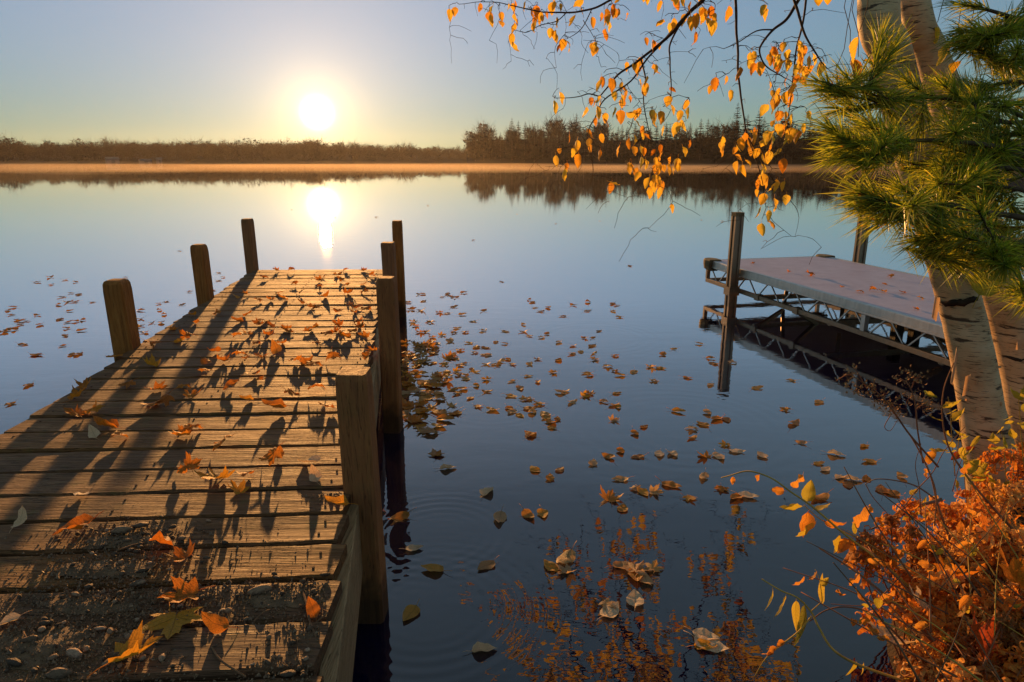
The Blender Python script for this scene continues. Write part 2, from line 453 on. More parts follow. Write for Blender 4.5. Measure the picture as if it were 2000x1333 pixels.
# posts are stained dark by the water up to a ragged line, with long drying cracks
pm = M_post.node_tree; pb_ = next(n for n in pm.nodes if n.type == 'BSDF_PRINCIPLED')
src = pb_.inputs['Base Color'].links[0].from_socket
geo = pm.nodes.new('ShaderNodeNewGeometry'); sep = pm.nodes.new('ShaderNodeSeparateXYZ'); pm.links.new(geo.outputs['Position'], sep.inputs[0])
nz = pm.nodes.new('ShaderNodeTexNoise'); nz.inputs['Scale'].default_value = 16; pm.links.new(geo.outputs['Position'], nz.inputs['Vector'])
ad = pm.nodes.new('ShaderNodeMath'); ad.operation = 'MULTIPLY_ADD'; pm.links.new(nz.outputs[0], ad.inputs[0]); ad.inputs[1].default_value = -.16; pm.links.new(sep.outputs[2], ad.inputs[2])
mr = pm.nodes.new('ShaderNodeMapRange'); pm.links.new(ad.outputs[0], mr.inputs[0]); mr.inputs[1].default_value = .10; mr.inputs[2].default_value = .02; mr.inputs[3].default_value = 0; mr.inputs[4].default_value = .8
mx = pm.nodes.new('ShaderNodeMix'); mx.data_type = 'RGBA'; pm.links.new(mr.outputs[0], mx.inputs[0]); pm.links.new(src, mx.inputs[6]); mx.inputs[7].default_value = (.03, .016, .007, 1)
pm.links.new(mx.outputs[2], pb_.inputs['Base Color'])
M_beam = wood_material('dock side beam', (.18, .095, .038), (.42, .25, .11), (.54, .35, .17), 1, moss=.25)
def dock_left(Y): return -2.519 + .126*(6.644 - Y)
def dock_right(Y): return -1.26 + .156*(6.677 - Y)
dock = tag(empty('wooden_dock', (-1.6, 4.0, 0)), 'weathered plank dock with square posts running out into the lake', 'dock')
DO = Vector((-1.6, 4.0, 0))
gaps = [.86, 1.02, 1.19, 1.357, 1.526, 1.695, 1.864, 2.03, 2.204, 2.381, 2.56, 2.731, 2.905]
while gaps[-1] < 6.5: gaps.append(gaps[-1] + .1705)
gaps[-1] = 6.66
rp = random.Random(21)
XREF = -.3
PLANK_SLOPE = lambda Y: interp(Y, [(1.3, .075), (2.4, .05), (6.6, .028)])
def plank_y(X, Yref): return Yref + PLANK_SLOPE(Yref)*(X + .55 + .1*Yref)
nb = MB(); nb.tube([(0, 0, -.004), (0, 0, .0025)], .0042, 6)
nail_mesh = nb.mesh('nail_head', simple_material('rusty nail', (.09, .05, .03)))
for i in range(len(gaps)-1):
    y0, y1 = gaps[i] + .007, gaps[i+1] - .007
    xl, xr = dock_left(gaps[i]) + rp.uniform(-.015, .012), dock_right(gaps[i]) + rp.uniform(-.006, .005) - .012
    N = 26; th = .038; zt = rp.uniform(-.003, .003); tilt = rp.uniform(-.004, .004)
    e0 = [rp.gauss(0, .0022) for _ in range(N+1)]; e1 = [rp.gauss(0, .0022) for _ in range(N+1)]
    cup = rp.uniform(-.0035, .002)
    rings = []
    cx = (xl + xr)/2; cy = plank_y(cx, (y0+y1)/2)
    for k in range(N+1):
        X = lerp(xl, xr, k/N)
        a = plank_y(X, y0) + e0[k] + .004*noise.noise((X*3, i*7.1, 0)); c = plank_y(X, y1) + e1[k] + .004*noise.noise((X*3, i*7.1, 9))
        zw = DECK + zt + tilt*(k/N-.5)*2 + .002*noise.noise((X*2, i*3.3, 4))
        ch = .005 + .002*abs(e0[k])*100
        sec = [(a, -th), (c, -th), (c, -.009), (c - .006, -.001), (lerp(a, c, .66), cup), (lerp(a, c, .33), cup), (a + .006, -.001), (a, -.009)]
        rings.append([(X - cx, yy - cy, zw - DECK + dz) for yy, dz in sec])
    b = MB(); b.quadstrip(rings)
    pl = b.build('plank', M_plank, dock, loc=Vector((cx, cy, DECK)) - DO)
    # nail heads over the beams
    for X in (xl + .07, (xl+xr)/2, xr - .06):
        for f in (.27, .73):
            Y = plank_y(X, lerp(y0, y1, f)); zc = zt + cup*.8 + tilt*((X-xl)/(xr-xl)-.5)*2
            put('nail_head', nail_mesh, pl, (X-cx, Y-cy, zc))
# side beams and cross joists
for nm, fn, off in (('side_beam', dock_left, .02), ('side_beam', dock_right, .012)):
    b = MB(); pts = []
    for Y in (.8, 6.62):
        pts.append(Vector((fn(Y) + (off if fn is dock_right else off), Y, DECK - .040 - .125)))
    b.bar(pts[0] - DO, pts[1] - DO, .042, .25, ch=.004)
    b.build(nm, M_beam, dock)
b = MB(); b.bar(Vector((dock_left(3)*.5+dock_right(3)*.5 + .35, .8, DECK-.165)) - DO, Vector((dock_left(6.6)*.5+dock_right(6.6)*.5, 6.6, DECK-.165)) - DO, .042, .24); b.build('joist', M_beam, dock)
# posts: X, Y, top height, lean at the top, width
for k, (X, Y, zt, lx, w, rounded) in enumerate(((-.487, 2.05, .887, -.012, .102, 0), (-.692, 3.72, .903, 0, .098, .4), (-.918, 5.12, .93, -.01, .096, 0), (-1.118, 6.72, .953, 0, .094, 0), (-2.185, 3.75, .885, -.014, .112, 1), (-2.37, 5.2, .905, -.012, .100, .6), (-2.53, 6.62, .98, -.008, .096, .3))):
    b = MB(); rings = []
    hw = w/2
    for z, s_ in ((-1.6, 1), (-.4, 1), (0, 1), (.3, 1), (zt-.06, 1), (zt - .022, 1 - .02 - .03*rounded), (zt - .006, 1 - .06 - .12*rounded), (zt, 1 - .12 - .28*rounded)):
        ch = .010
        x0 = lx*z/zt
        q = [(-hw+ch,-hw),(hw-ch,-hw),(hw,-hw+ch),(hw,hw-ch),(hw-ch,hw),(-hw+ch,hw),(-hw,hw-ch),(-hw,-hw+ch)]
        rings.append([(x0 + u*s_ + rp.gauss(0,.0012), v*s_ + rp.gauss(0,.0012), z) for u, v in q])
    b.quadstrip(rings)
    o = b.build('post', M_post, dock, loc=Vector((X, Y, 0)) - DO)
    o.rotation_euler = (0, 0, rp.uniform(-.08, .08) - .05)
# bolts through the posts near the deck

# ------------------------------------------------------------------ leaves
def leaf_material(name, stops, trans=.45, dark=(.10,.035,.01), spot=.5, glossy=.25, tcol=1.35, veins=True):
    t = NT(name)
    rnd = t.rnd
    o = t.obj
    base = t.ramp(t.math('FRACT', t.math('MULTIPLY', rnd, 7.31)), stops)
    sp = t.noise(t.n('ShaderNodeVectorMath', operation='ADD', _0=o, _1=t.n('ShaderNodeCombineXYZ', _0=t.math('MULTIPLY', rnd, 31.0)).outputs[0]).outputs[0], 34, 4, .65)
    col = t.mix(t.math('MULTIPLY', t.ramp(sp, [(.50, 0.0), (.66, 1.0)]), spot), base, dark)
    if not veins:
        base = t.ramp(t.noise(t.pos, 23, 2), [(.25 + .5*p, c) for p, c in stops]); col = t.mix(t.math('MULTIPLY', t.ramp(sp, [(.50, 0.0), (.66, 1.0)]), spot), base, dark)
        d = t.bsdf(col, .55, None, glossy)
        tr = t.n('ShaderNodeBsdfTranslucent', _Color=t.mix(1.0, col, (tcol, tcol*.95, tcol*.7), 'MULTIPLY')).outputs[0]
        return t.done(t.n('ShaderNodeMixShader', _0=trans, _1=d, _2=tr).outputs[0])
    # ribs: a midrib and slanting side veins
    sx = t.n('ShaderNodeSeparateXYZ', _0=t.n('ShaderNodeAttribute', attribute_name='flat').outputs['Vector'])
    ax = t.math('ABSOLUTE', sx.outputs[0])
    vein = t.math('SINE', t.math('MULTIPLY', t.math('SUBTRACT', sx.outputs[1], t.math('MULTIPLY', ax, .75)), 58.0))
    rib = t.math('MAXIMUM', t.ramp(vein, [(.90, 0.0), (1.0, .7)]), t.ramp(ax, [(0.0, 1.0), (.022, 0.0)]))
    col = t.mix(t.math('MULTIPLY', rib, .45), col, dark)
    nb = t.bump(t.math('ADD', t.math('MULTIPLY', rib, -.6), sp), .5, .004)
    d = t.bsdf(col, .55, nb, glossy)
    tr = t.n('ShaderNodeBsdfTranslucent', _Color=t.mix(1.0, col, (tcol, tcol*.95, tcol*.7), 'MULTIPLY'), _Normal=nb).outputs[0]
    return t.done(t.n('ShaderNodeMixShader', _0=trans, _1=d, _2=tr).outputs[0])
ORANGE = [(0, (.56, .17, .022)), (.35, (.68, .25, .03)), (.7, (.48, .14, .025)), (1, (.72, .34, .045))]
M_orange = leaf_material('orange fallen leaf', ORANGE)
M_yellow = leaf_material('yellow maple leaf', [(0, (.66, .34, .04)), (1, (.60, .27, .03))], spot=.35)
M_pale = leaf_material('pale dry leaf', [(0, (.74, .50, .30)), (1, (.80, .62, .42))], dark=(.2,.12,.06), trans=.3)
M_float = leaf_material('floating leaf', [(0, (.72, .28, .035)), (.3, (.62, .28, .06)), (.55, (.78, .40, .05)), (.8, (.64, .44, .26)), (1, (.52, .20, .04))], trans=.45)
M_birchleaf = leaf_material('golden birch leaf', [(0, (.80, .46, .04)), (.3, (.84, .62, .07)), (.55, (.74, .30, .025)), (.75, (.80, .66, .10)), (1, (.60, .22, .02))], trans=.55, spot=.35)

MAPLE = [(0,1.0),(5,.86),(9,.76),(14,.80),(19,.62),(26,.44),(33,.52),(40,.72),(45,.70),(51,.95),(57,.76),(63,.74),(70,.55),(80,.40),(92,.50),(103,.64),(112,.50),(124,.42),(142,.30),(162,.22),(176,.12)]
def maple_flat():
    pts = [(0.0, .34)]; outline = []
    for s_ in (1, -1):
        seg = [(s_*math.sin(R(a))*r_*.72, .34 + math.cos(R(a))*r_*.66) for a, r_ in MAPLE]
        outline += seg if s_ == 1 else list(reversed(seg[1:]))
    n = len(outline)
    V = [(0.0, .34)] + [(x*.5, .34 + (y-.34)*.5) for x, y in outline] + outline
    Fc = [(0, 1+i, 1+(i+1) % n) for i in range(n)] + [(1+i, 1+n+i, 1+n+(i+1) % n, 1+(i+1) % n) for i in range(n)]
    return V, Fc
def ovate_flat(wid=.36, tooth=.02, n=11):
    V, Fc = [], []
    for i in range(n+1):
        t = i/n; w = wid*math.sin(math.pi*min(1, t**.72))**.85*(1-.25*t)
        if t >= .999: w = 0
        for u in (-1, -.5, 0, .5, 1):
            V.append((u*w*(1 + (tooth*3*(i % 2) if abs(u) == 1 else 0)), t))
    for i in range(n):
        for j in range(4):
            a = i*5 + j; Fc.append((a, a+1, a+6, a+5))
    return V, Fc
def make_leaf(name, flat, mat, r, curl, fold, tilt, crumple, stem=.35, drop=True):
    V, Fc = flat
    ph = r.uniform(0, 50)
    out = []
    ca, cb = r.uniform(.5, 1)*curl*r.choice((1, 1, -1)), r.uniform(.3, 1)*curl
    tw = r.uniform(-.6, .6)*curl
    for x, y in V:
        yy = y - .45
        z = .8*(abs(x)*fold + ca*x*x*1.6 + cb*yy*yy*1.1 + tw*x*yy + crumple*noise.noise((x*4+ph, y*4, ph))*.35)
        sh = 1/(1 + abs(ca)*abs(x)*.7)
        out.append(Vector((x*sh, yy, z)))
    st = MB()
    base = out[0] if len(V) < 60 and flat[0][0][1] == 0.0 else min(out, key=lambda p: p.y)
    p0 = base.copy()
    d = Vector((r.uniform(-.3,.3), -1, r.uniform(-.1,.5))).normalized()
    st.tube([p0, p0 + d*stem*.5 + Vector((0,0,.02)), p0 + d*stem], [.011, .009, .008], 4)
    allv = out + [Vector(p) for p in st.v]
    M = Matrix.Rotation(tilt, 3, 'X') @ Matrix.Rotation(r.uniform(-.35,.35)*curl, 3, 'Y')
    allv = [M @ p for p in allv]
    if drop:
        lo = min(p.z for p in allv[:len(out)])
        for p in allv: p.z = max(p.z - lo, 0.0)
    nb = len(out)
    me = bpy.data.meshes.new(name)
    me.from_pydata([tuple(p) for p in allv], [], list(Fc) + [tuple(i+nb for i in q) for q in st.f])
    me.materials.append(mat)
    at_ = me.attributes.new('flat', 'FLOAT_VECTOR', 'POINT')
    fl = [(x, y, 0) for x, y in V] + [(.3, .0, 0)]*len(st.v)
    at_.data.foreach_set('vector', [c for p in fl for c in p])
    me.polygons.foreach_set('use_smooth', [True]*len(me.polygons))
    me.update(); return me
rl = random.Random(11)
MF, OF = maple_flat(), ovate_flat()
maple_o = [make_leaf('maple_leaf', MF, M_orange, rl, rl.uniform(.5, 1.2), rl.uniform(0,.35), rl.uniform(0, .45)*rl.choice((1,-1,1)), rl.uniform(.3,.8)) for _ in range(9)]
ovate_o = [make_leaf('oval_leaf', OF, M_orange, rl, rl.uniform(.5, 1.5), rl.uniform(.1,.6), rl.uniform(0, .6)*rl.choice((1,-1)), rl.uniform(.2,.6)) for _ in range(7)]
maple_y = [make_leaf('maple_leaf', MF, M_yellow, rl, rl.uniform(.5, 1.0), .25, rl.uniform(.1, .5), .35) for _ in range(4)]
maple_y.append(make_leaf('maple_leaf', MF, M_yellow, rl, .12, .05, .05, .25))
pale_l = [make_leaf('oval_leaf', OF, M_pale, rl, rl.uniform(.6, 1.4), .4, rl.uniform(-.3,.5), .4) for _ in range(4)]
float_l = [make_leaf('oval_leaf', OF, M_float, rl, rl.uniform(.1, .7), rl.uniform(0,.35), rl.uniform(-.1,.12), rl.uniform(.15,.4), stem=.4) for _ in range(9)]
float_m = [make_leaf('maple_leaf', MF, M_float, rl, rl.uniform(.2, .6), rl.uniform(0,.2), rl.uniform(-.1,.1), rl.uniform(.2,.4)) for _ in range(4)]
float_p = [make_leaf('oval_leaf', OF, M_pale, rl, rl.uniform(.3, .8), rl.uniform(.1,.4), 0, .3) for _ in range(3)]

DECK_SPECIAL = [   # px, py, mesh list, index, size, turn, label
 (424, 942, maple_y, 0, .17, 2.9, 'large yellow maple leaf standing up on the dock, lobes to the light'),
 (464, 962, maple_y, 1, .10, 1.0, 'small yellow maple leaf right below the large yellow one'),
 (480, 930, ovate_o, 2, .09, 1.3, 'orange leaf right of the large yellow maple leaf'),
 (370, 921, maple_o, 1, .13, .4, 'orange and yellow leaf left of the large yellow maple leaf'),
 (532, 904, maple_o, 2, .13, 2.2, 'orange maple leaf left of the pale yellow leaf near the closest post'),
 (544, 890, ovate_o, 1, .08, .2, 'small curled leaf behind the orange maple leaf near the closest post'),
 (606, 905, pale_l, 0, .11, 1.5, 'pale yellow curled leaf beside the closest post'),
 (616, 934, pale_l, 1, .09, .5, 'dry whitish leaf below the pale yellow leaf by the closest post'),
 (658, 988, ovate_o, 3, .10, 1.7, 'orange leaf at the plank end against the closest post'),
 (158, 969, pale_l, 2, .08, 1.2, 'small pale leaf alone on the left of the dock'),
 (42, 1024, pale_l, 3, .09, .1, 'pale upright leaf at the left edge of the picture on the dock'),
 (150, 1041, ovate_o, 0, .15, 1.8, 'long amber leaf left of the gravel heap'),
 (362, 1092, maple_o, 3, .11, .9, 'folded light orange leaf right of the gravel heap'),
 (362, 1168, maple_o, 4, .14, 2.0, 'crumpled orange maple leaf above the flat mottled one'),
 (342, 1213, maple_y, 4, .17, 3.4, 'flat mottled yellow maple leaf lying across a plank gap'),
 (420, 1228, ovate_o, 4, .09, 1.6, 'small yellow leaf right of the flat mottled maple leaf'),
 (256, 1287, maple_y, 2, .16, 5.2, 'golden maple leaf nearest the bottom of the dock'),
 (612, 1196, ovate_o, 5, .07, .6, 'little orange leaf among the twigs at the plank ends'),
 (14, 1220, pale_l, 0, .08, 2.2, 'pale leaf at the lower left corner of the dock'),
 (222, 700, ovate_o, 6, .16, .9, 'bright orange leaf against the nearest left post'),
 (296, 717, maple_y, 3, .14, 1.7, 'yellow maple leaf with long stem right of the nearest left post'),
 (150, 813, maple_o, 5, .13, 1.6, 'glowing orange leaf near the left dock edge'),
 (206, 836, ovate_o, 1, .14, 1.5, 'broad yellow-orange leaf below the glowing one at the left'),
 (184, 851, pale_l, 1, .09, .8, 'white dry leaf under the broad orange leaf at the left'),
 (234, 857, ovate_o, 2, .12, .7, 'amber oval leaf with its stem down, right of the white one'),
 (252, 756, maple_o, 6, .12, 2.4, 'brown crumpled leaf on the left part of the dock'),
 (168, 756, maple_o, 7, .11, .3, 'dull brown leaf close to the left dock edge'),
 (358, 851, maple_o, 8, .13, 1.8, 'reddish orange leaf in the middle of the dock, fifth plank up'),
 (440, 875, maple_o, 0, .13, 1.2, 'thin orange leaf arched on its tips mid dock'),
 (536, 799, ovate_o, 3, .14, 1.9, 'long orange leaf left of the closest post top'),
 (618, 766, maple_o, 2, .13, .2, 'rolled red-orange leaf beside the closest post top'),
 (642, 799, maple_o, 5, .11, 2.6, 'orange leaf almost touching the closest post'),
]
deck_more = [(184,807),(378,841),(298,795),(324,793),(310,761),(360,759),(376,773),(400,731),(404,711),(418,689),(436,707),(480,703),(512,697),(502,673),(548,673),(540,689),(578,709),(614,717),(652,705),(716,699),(728,686),(496,733),(508,743),(454,757),(482,783),(570,777),(366,661),(352,670),(338,645),(294,679),(384,633),(424,615),(376,617),(464,629),(486,617),(516,629),(528,639),(560,643),(524,657),(484,655),(466,661),(618,673),(600,648),(616,643),(660,637),(656,653),(698,633),(712,661),(684,597),(660,609),(618,605),(608,600),(636,581),(590,573),(588,593),(548,573),(528,587),(506,589),(552,587),(480,577),(460,583),(576,557),(624,549),(632,541),(624,563),(676,530),(660,537),(668,549),(678,559),(710,557),(724,540),(710,530),(540,530),(570,530),(516,545),(712,573),(680,575),(696,601),(716,607),(640,655),(690,650),(704,640),(672,660),(690,612),(565,650),(505,635),(600,710),(470,700),(316,1074),(152,779)]
def deck_leaf(px, py, me, size, turn, label, group=None):
    p = on_plane(px, py, DECK + .004)
    o = put('fallen_leaf', me, None, (p.x, p.y, DECK + .0035), (0, 0, turn), size)
    return tag(o, label, 'leaf', group)
for px, py, lst, k, sz, turn, lb in DECK_SPECIAL:
    deck_leaf(px, py, lst[k % len(lst)], sz*.8, turn, lb)
def deck_zone(px, py):
    if py < 565: return 'small dry leaf on the far end planks of the wooden dock'
    if py < 625: return ('curled orange leaf on the far third of the dock, left half' if px < 560 else 'curled orange leaf on the far third of the dock, right half')
    if py < 685: return ('curled orange leaf mid dock, left of the leaf drift' if px < 480 else 'curled orange leaf in the drift across the middle of the dock' if px < 630 else 'curled orange leaf mid dock close to the right posts')
    return ('curled brown-orange leaf on the near half of the dock, left side' if px < 420 else 'curled brown-orange leaf on the near half of the dock, toward the right')
for px, py in deck_more:
    lst = rl.choice((maple_o, maple_o, ovate_o)); lb = deck_zone(px, py)
    lb = lb.replace(' leaf', ' lobed leaf' if lst is maple_o else ' oval leaf', 1)
    deck_leaf(px, py, rl.choice(lst), rl.uniform(.065, .11), rl.uniform(0, 6.28), lb, 'leaves: ' + lb)

# floating leaves
def zlist(ox, oy, s_, L): return [(ox + x/s_, oy + y/s_) for x, y in L]
FLOAT = zlist(740, 540, 3.702, [(505,140),(460,150),(530,150),(560,155),(495,128),(615,120),(210,190),(165,212),(232,242),(310,250),(320,182),(283,133),(320,130),(440,265),(492,272),(545,222),(605,280),(755,253),(680,330),(250,332),(270,362),(375,337),(343,405),(565,378),(545,412),(390,445),(455,430),(620,408),(755,397),(915,402),(1045,405),(1045,352),(1085,170),(1110,188),(1130,230),(1225,228),(1170,257),(1330,292),(1405,210),(1510,185),(1510,252),(1690,200),(1720,212),(1695,255),(1740,298),(1590,400),(1490,450),(1545,450),(1090,435),(1175,445),(1215,420),(1300,480),(1405,505),(1540,507),(845,480),(910,490),(650,485),(705,515),(580,538),(770,520),(265,490),(330,500),(290,540),(340,530),(330,570),(380,520),(230,580),(260,600),(285,632),(420,530),(690,555),(760,570),(790,575),(515,590),(560,600),(490,600),(610,635),(585,650),(670,680),(700,695),(490,700),(500,730),(430,715),(490,770),(560,690),(570,720),(620,720),(625,745),(480,643),(775,640),(830,640),(860,655),(880,620),(935,605),(965,640),(1145,605),(1090,640),(1300,610),(1400,565),(1460,550),(1555,560),(1555,605),(1705,578),(1655,655),(1710,690),(1745,720),(1500,705),(1520,720),(1265,700),(1080,725),(780,750),(960,765),(1150,768),(705,795),(600,820),(570,850),(780,840),(660,885),(1020,813),(955,870),(715,945),(945,960),(820,970),(960,985),(1020,1010),(1050,895),(1080,890),(1160,930),(1090,960),(1110,985),(1310,845),(1350,835),(1490,870),(1520,855),(1720,850),(1400,915),(1625,910),(1700,935),(1730,950),(1200,1000),(1210,1030),(1240,1060),(1250,1100),(1290,1040),(1100,1150),(520,940),(290,980),(330,990),(430,985),(470,1000),(560,995),(480,1040),(280,1050),(300,1090),(330,1120),(430,1090),(370,1140),(440,890),(380,850),(290,840),(410,800),(180,660),(200,700),(160,740),(200,790),(230,770),(190,850),(250,700),(270,740),(190,620),(210,560),(190,930),(415,1295),(1695,1045)])
FLOAT += zlist(700, 833, 2.5, [(380,140),(435,208),(840,45),(1395,5),(1350,38),(1280,125),(1220,152),(1365,152),(1470,140),(1535,140),(1690,150),(1760,150),(1790,95),(1845,125),(1970,147),(1145,185),(860,215),(985,215),(935,257),(630,325),(1280,262),(1685,252),(1775,310),(1350,310),(1390,325),(1445,325),(1290,405),(1615,355),(1845,352),(1900,345),(830,440),(900,430),(365,705),(625,685),(940,690),(1020,715),(1290,685),(1355,735),(1440,700),(1405,760),(1215,875),(255,920),(1690,1030),(1690,1080),(205,450),(1630,15),(1630,60)])
FLOAT += zlist(1200, 640, 3.333, [(385,145),(315,178),(625,203),(645,237),(240,260),(300,268),(125,293),(255,350),(475,330),(625,375),(930,397),(1150,348),(770,232),(1115,540),(605,560),(665,600),(730,605),(575,635),(1170,628),(1215,755),(1330,490),(1625,775),(1440,830),(1660,875),(1330,890),(1375,930),(1470,980),(1550,995),(1640,990),(1520,1030),(1740,1060),(1800,1080),(1870,975),(1340,1115),(415,550),(550,108)])
FLOAT_LEFT = zlist(0, 200, 2.666, [(262,912),(337,925),(195,938),(268,950),(392,937),(655,912),(370,995),(320,1015),(410,1003),(355,1042),(390,1040),(305,1055),(482,1042),(65,1068),(40,1085),(60,1108),(195,1110),(365,1088),(110,1140),(140,1140),(85,1135),(105,1160),(205,1160),(310,1133),(350,1148),(390,1142),(430,1135),(345,1178),(425,1190),(340,1217),(15,1200),(40,1187),(75,1185),(120,1262),(325,1270),(190,1317),(405,1313),(935,775),(1140,890),(1160,912),(1140,930),(990,988),(1110,983),(825,1050),(865,1040),(950,1055),(735,1085),(830,1082),(855,1105),(730,1130),(790,1150),(840,1150),(710,1175),(730,1165),(750,1200),(655,985)]) + [(20,790),(55,753),(70,694),(140,693)]
FLOAT_FAR = [(836,402),(1010,419),(1085,437),(1171,432),(736,425),(570,410),(655,425),(1370,430),(1410,433),(925,470),(1230,520),(980,551)]
FLOAT_SPECIAL = [(1310, 949, float_l, .105, 'bright yellow leaf with a lifted edge floating left of the vine tip'), (976, 1015, float_l, .10, 'dark amber oval leaf floating alone toward the dock'), (1104, 1095, float_l, .115, 'large orange leaf raised above two pale floating leaves'), (1190, 975, float_m, .13, 'long orange lobed leaf floating above the branch reflections'), (1240, 1175, float_p, .10, 'pale veined leaf floating among the branch reflections'), (944, 1272, float_p, .085, 'small pale leaf standing on its edge at the bottom of the water'), (1385, 1262, float_p, .115, 'white crumpled leaf floating at the bottom right'), (1192, 1197, float_p, .10, 'pale leaf with upright stem floating left of the pale veined one'), (1244, 1117, float_m, .12, 'orange-centred leaf cluster floating over the reflections'), (808, 1074, float_p, .075, 'pale leaf floating at the end of the post reflection')]
def water_leaf(px, py, me, size, turn, label, group=None, tip=(0, 0)):
    p = on_plane(px, py, 0)
    return tag(put('floating_leaf', me, None, (p.x, p.y, .0025 if size > .02 else 0), (tip[0], tip[1], turn), size), label, 'leaf', group)
def water_zone(px, py):
    if px > 1560 and py > 880: return 'leaf floating near the overhanging vines at the right'
    if py < 560: return 'tiny leaf floating far out beyond the dock end'
    if px < 860 and py > 620: return 'leaf packed in the drift beside the right dock posts'
    if py < 640: return 'small leaf floating in the far open water right of the dock'
    if py < 740: return ('leaf floating in the middle water just right of the leaf drift' if px < 1100 else 'leaf floating in the middle water toward the metal dock')
    if py < 900: return ('leaf floating on the near water next to the leaf drift' if px < 1010 else 'leaf floating on the blue water in the centre' if px < 1250 else 'leaf floating on the blue water below the metal dock')
    return ('leaf floating on the dark water near the closest post' if px < 1000 else 'leaf floating on the dark water above the branch reflections')
for px, py, lst, sz, lb in FLOAT_SPECIAL: water_leaf(px, py, rl.choice(lst), sz, rl.uniform(0, 6.28), lb)
for _ in range(46):     # the drift along the dock
    a_ = rl.random(); FLOAT.append((lerp(785, 850, a_) + abs(rl.gauss(0, 22)), lerp(640, 845, rl.random()) + rl.gauss(0, 8)))
FAR_ONES = [q for q in FLOAT if q[1] < 602] + FLOAT_FAR + FLOAT_LEFT
FLOAT = [q for q in FLOAT if q[1] >= 602]
far_mb = MB()
for px, py in FAR_ONES:
    me = rl.choice(float_l); p = on_plane(px, py, .003); k = rl.uniform(.07, .115)
    far_mb.add([v.co for v in me.vertices], [tuple(q.vertices) for q in me.polygons], Matrix.Translation(p) @ Matrix.Rotation(rl.uniform(0, 6.28), 4, 'Z') @ Matrix.Diagonal((k, k, k, 1)))
tag(far_mb.build('far_floating_leaves', leaf_material('far floating leaf', [(0, (.50, .17, .03)), (1, (.62, .28, .05))], trans=.4, veins=False)), 'small leaves floating left of the dock and far out', 'leaves', kind='stuff')
for px, py in FLOAT:
    lb = water_zone(px, py); d = on_plane(px, py, 0).y
    lst = rl.choice((float_l, float_m, float_m) if px < 880 else (float_l, float_l, float_m)) if py < 850 else rl.choice((float_l, float_p, float_l, float_m))
    lb = ('pale oval ' if lst is float_p else 'lobed ' if lst is float_m else 'oval orange-brown ') + lb
    water_leaf(px, py, rl.choice(lst), rl.uniform(.065, .10)*(1.3 if px < 880 and py < 860 else 1), rl.uniform(0, 6.28), lb, 'floating: ' + lb)

# ------------------------------------------------------------------ the metal dock on the right
def metal_material(name, col, rough, metal=.9, streak=.35):
    t = NT(name); o = t.obj
    n = t.noise(t.mapping(o, scale=(3, 3, .6)), 9, 4); n2 = t.noise(o, 60, 3)
    c = t.mix(t.math('MULTIPLY', t.ramp(n, [(.35, 0.0), (.7, 1.0)]), streak), col, tuple(x*.4 for x in col))
    return t.done(t.bsdf(c, t.ramp(n2, [(.3, rough*.8), (.7, min(1, rough*1.25))]), t.bump(n2, .15, .002), .5, metal))
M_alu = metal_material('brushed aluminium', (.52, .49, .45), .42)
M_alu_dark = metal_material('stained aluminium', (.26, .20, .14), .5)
t = NT('grey-mauve deck panel'); o_ = t.obj
n_ = t.noise(t.mapping(o_, scale=(1, 1, 1)), 5, 5, .65); n2_ = t.noise(o_, 90, 3)
M_panel = t.done(t.bsdf(t.mix(t.ramp(n_, [(.3, 0.0), (.75, 1.0)]), (.38, .33, .42), (.50, .45, .55)), .6, t.bump(n2_, .2, .002), .3))
M_cap = simple_material('weathered corner bumper', (.16, .115, .06), scale=14, var=.5)
M_legwood = wood_material('dark wet leg', (.03, .02, .014), (.075, .052, .034), (.11, .08, .05), 2)
u_ = Vector((.2185, -.9758, 0)); v_ = Vector((.9758, .2185, 0)); C0 = Vector((2.262, 7.93, 0)); LD, WD = 5.6, 1.55
md = tag(empty('metal_dock', C0), 'aluminium truss dock with grey-mauve deck standing in the water at right', 'dock')
def L(u, v, z): return u_*u + v_*v + Vector((0, 0, z))
PANELS = 5
for k in range(PANELS):
    b = MB(); a0, a1 = .07 + k*(LD-.07)/PANELS + .0015, .07 + (k+1)*(LD-.07)/PANELS - .0015
    b.v += [tuple(L(a, v, z)) for z in (.365, .40) for a, v in ((a0, .045), (a1, .045), (a1, WD-.045), (a0, WD-.045))]
    for q in ((0,1,2,3), (7,6,5,4), (0,4,5,1), (1,5,6,2), (2,6,7,3), (3,7,4,0)): b.f.append(q); b.m.append(0)
    b.build('deck_panel', M_panel, md)
for v in (.02, WD-.02):
    b = MB(); b.bar(L(0, v, .362), L(LD, v, .362), .046, .085, ch=.006); b.build('edge_rail', M_alu, md)
    b = MB(); b.bar(L(0, v, .335), L(LD, v, .335), .06, .018); b.build('rail_lip', M_alu, md)
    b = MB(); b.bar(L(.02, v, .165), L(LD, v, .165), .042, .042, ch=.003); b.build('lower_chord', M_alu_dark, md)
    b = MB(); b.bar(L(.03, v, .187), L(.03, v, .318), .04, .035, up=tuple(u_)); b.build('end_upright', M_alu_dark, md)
    for uu in (2.62, 4.2):
        b = MB(); b.bar(L(uu, v, .187), L(uu, v, .318), .04, .045, up=tuple(u_)); b.build('upright', M_alu, md)
    n = 20; uu = .10
    while uu < LD - .3:
        b = MB(); b.bar(L(uu, v, .325), L(uu+.15, v, .180), .011, .011); b.build('truss_rod', M_alu, md)
        b = MB(); b.bar(L(uu+.19, v, .180), L(uu+.34, v, .325), .011, .011); b.build('truss_rod', M_alu, md)
        uu += .40
b = MB(); b.bar(L(.035, 0, .362), L(.035, WD, .362), .06, .075, ch=.006); b.build('end_rail', M_alu, md)
b = MB(); b.bar(L(.03, .02, .165), L(.03, WD-.02, .165), .04, .04); b.build('end_chord', M_alu_dark, md)
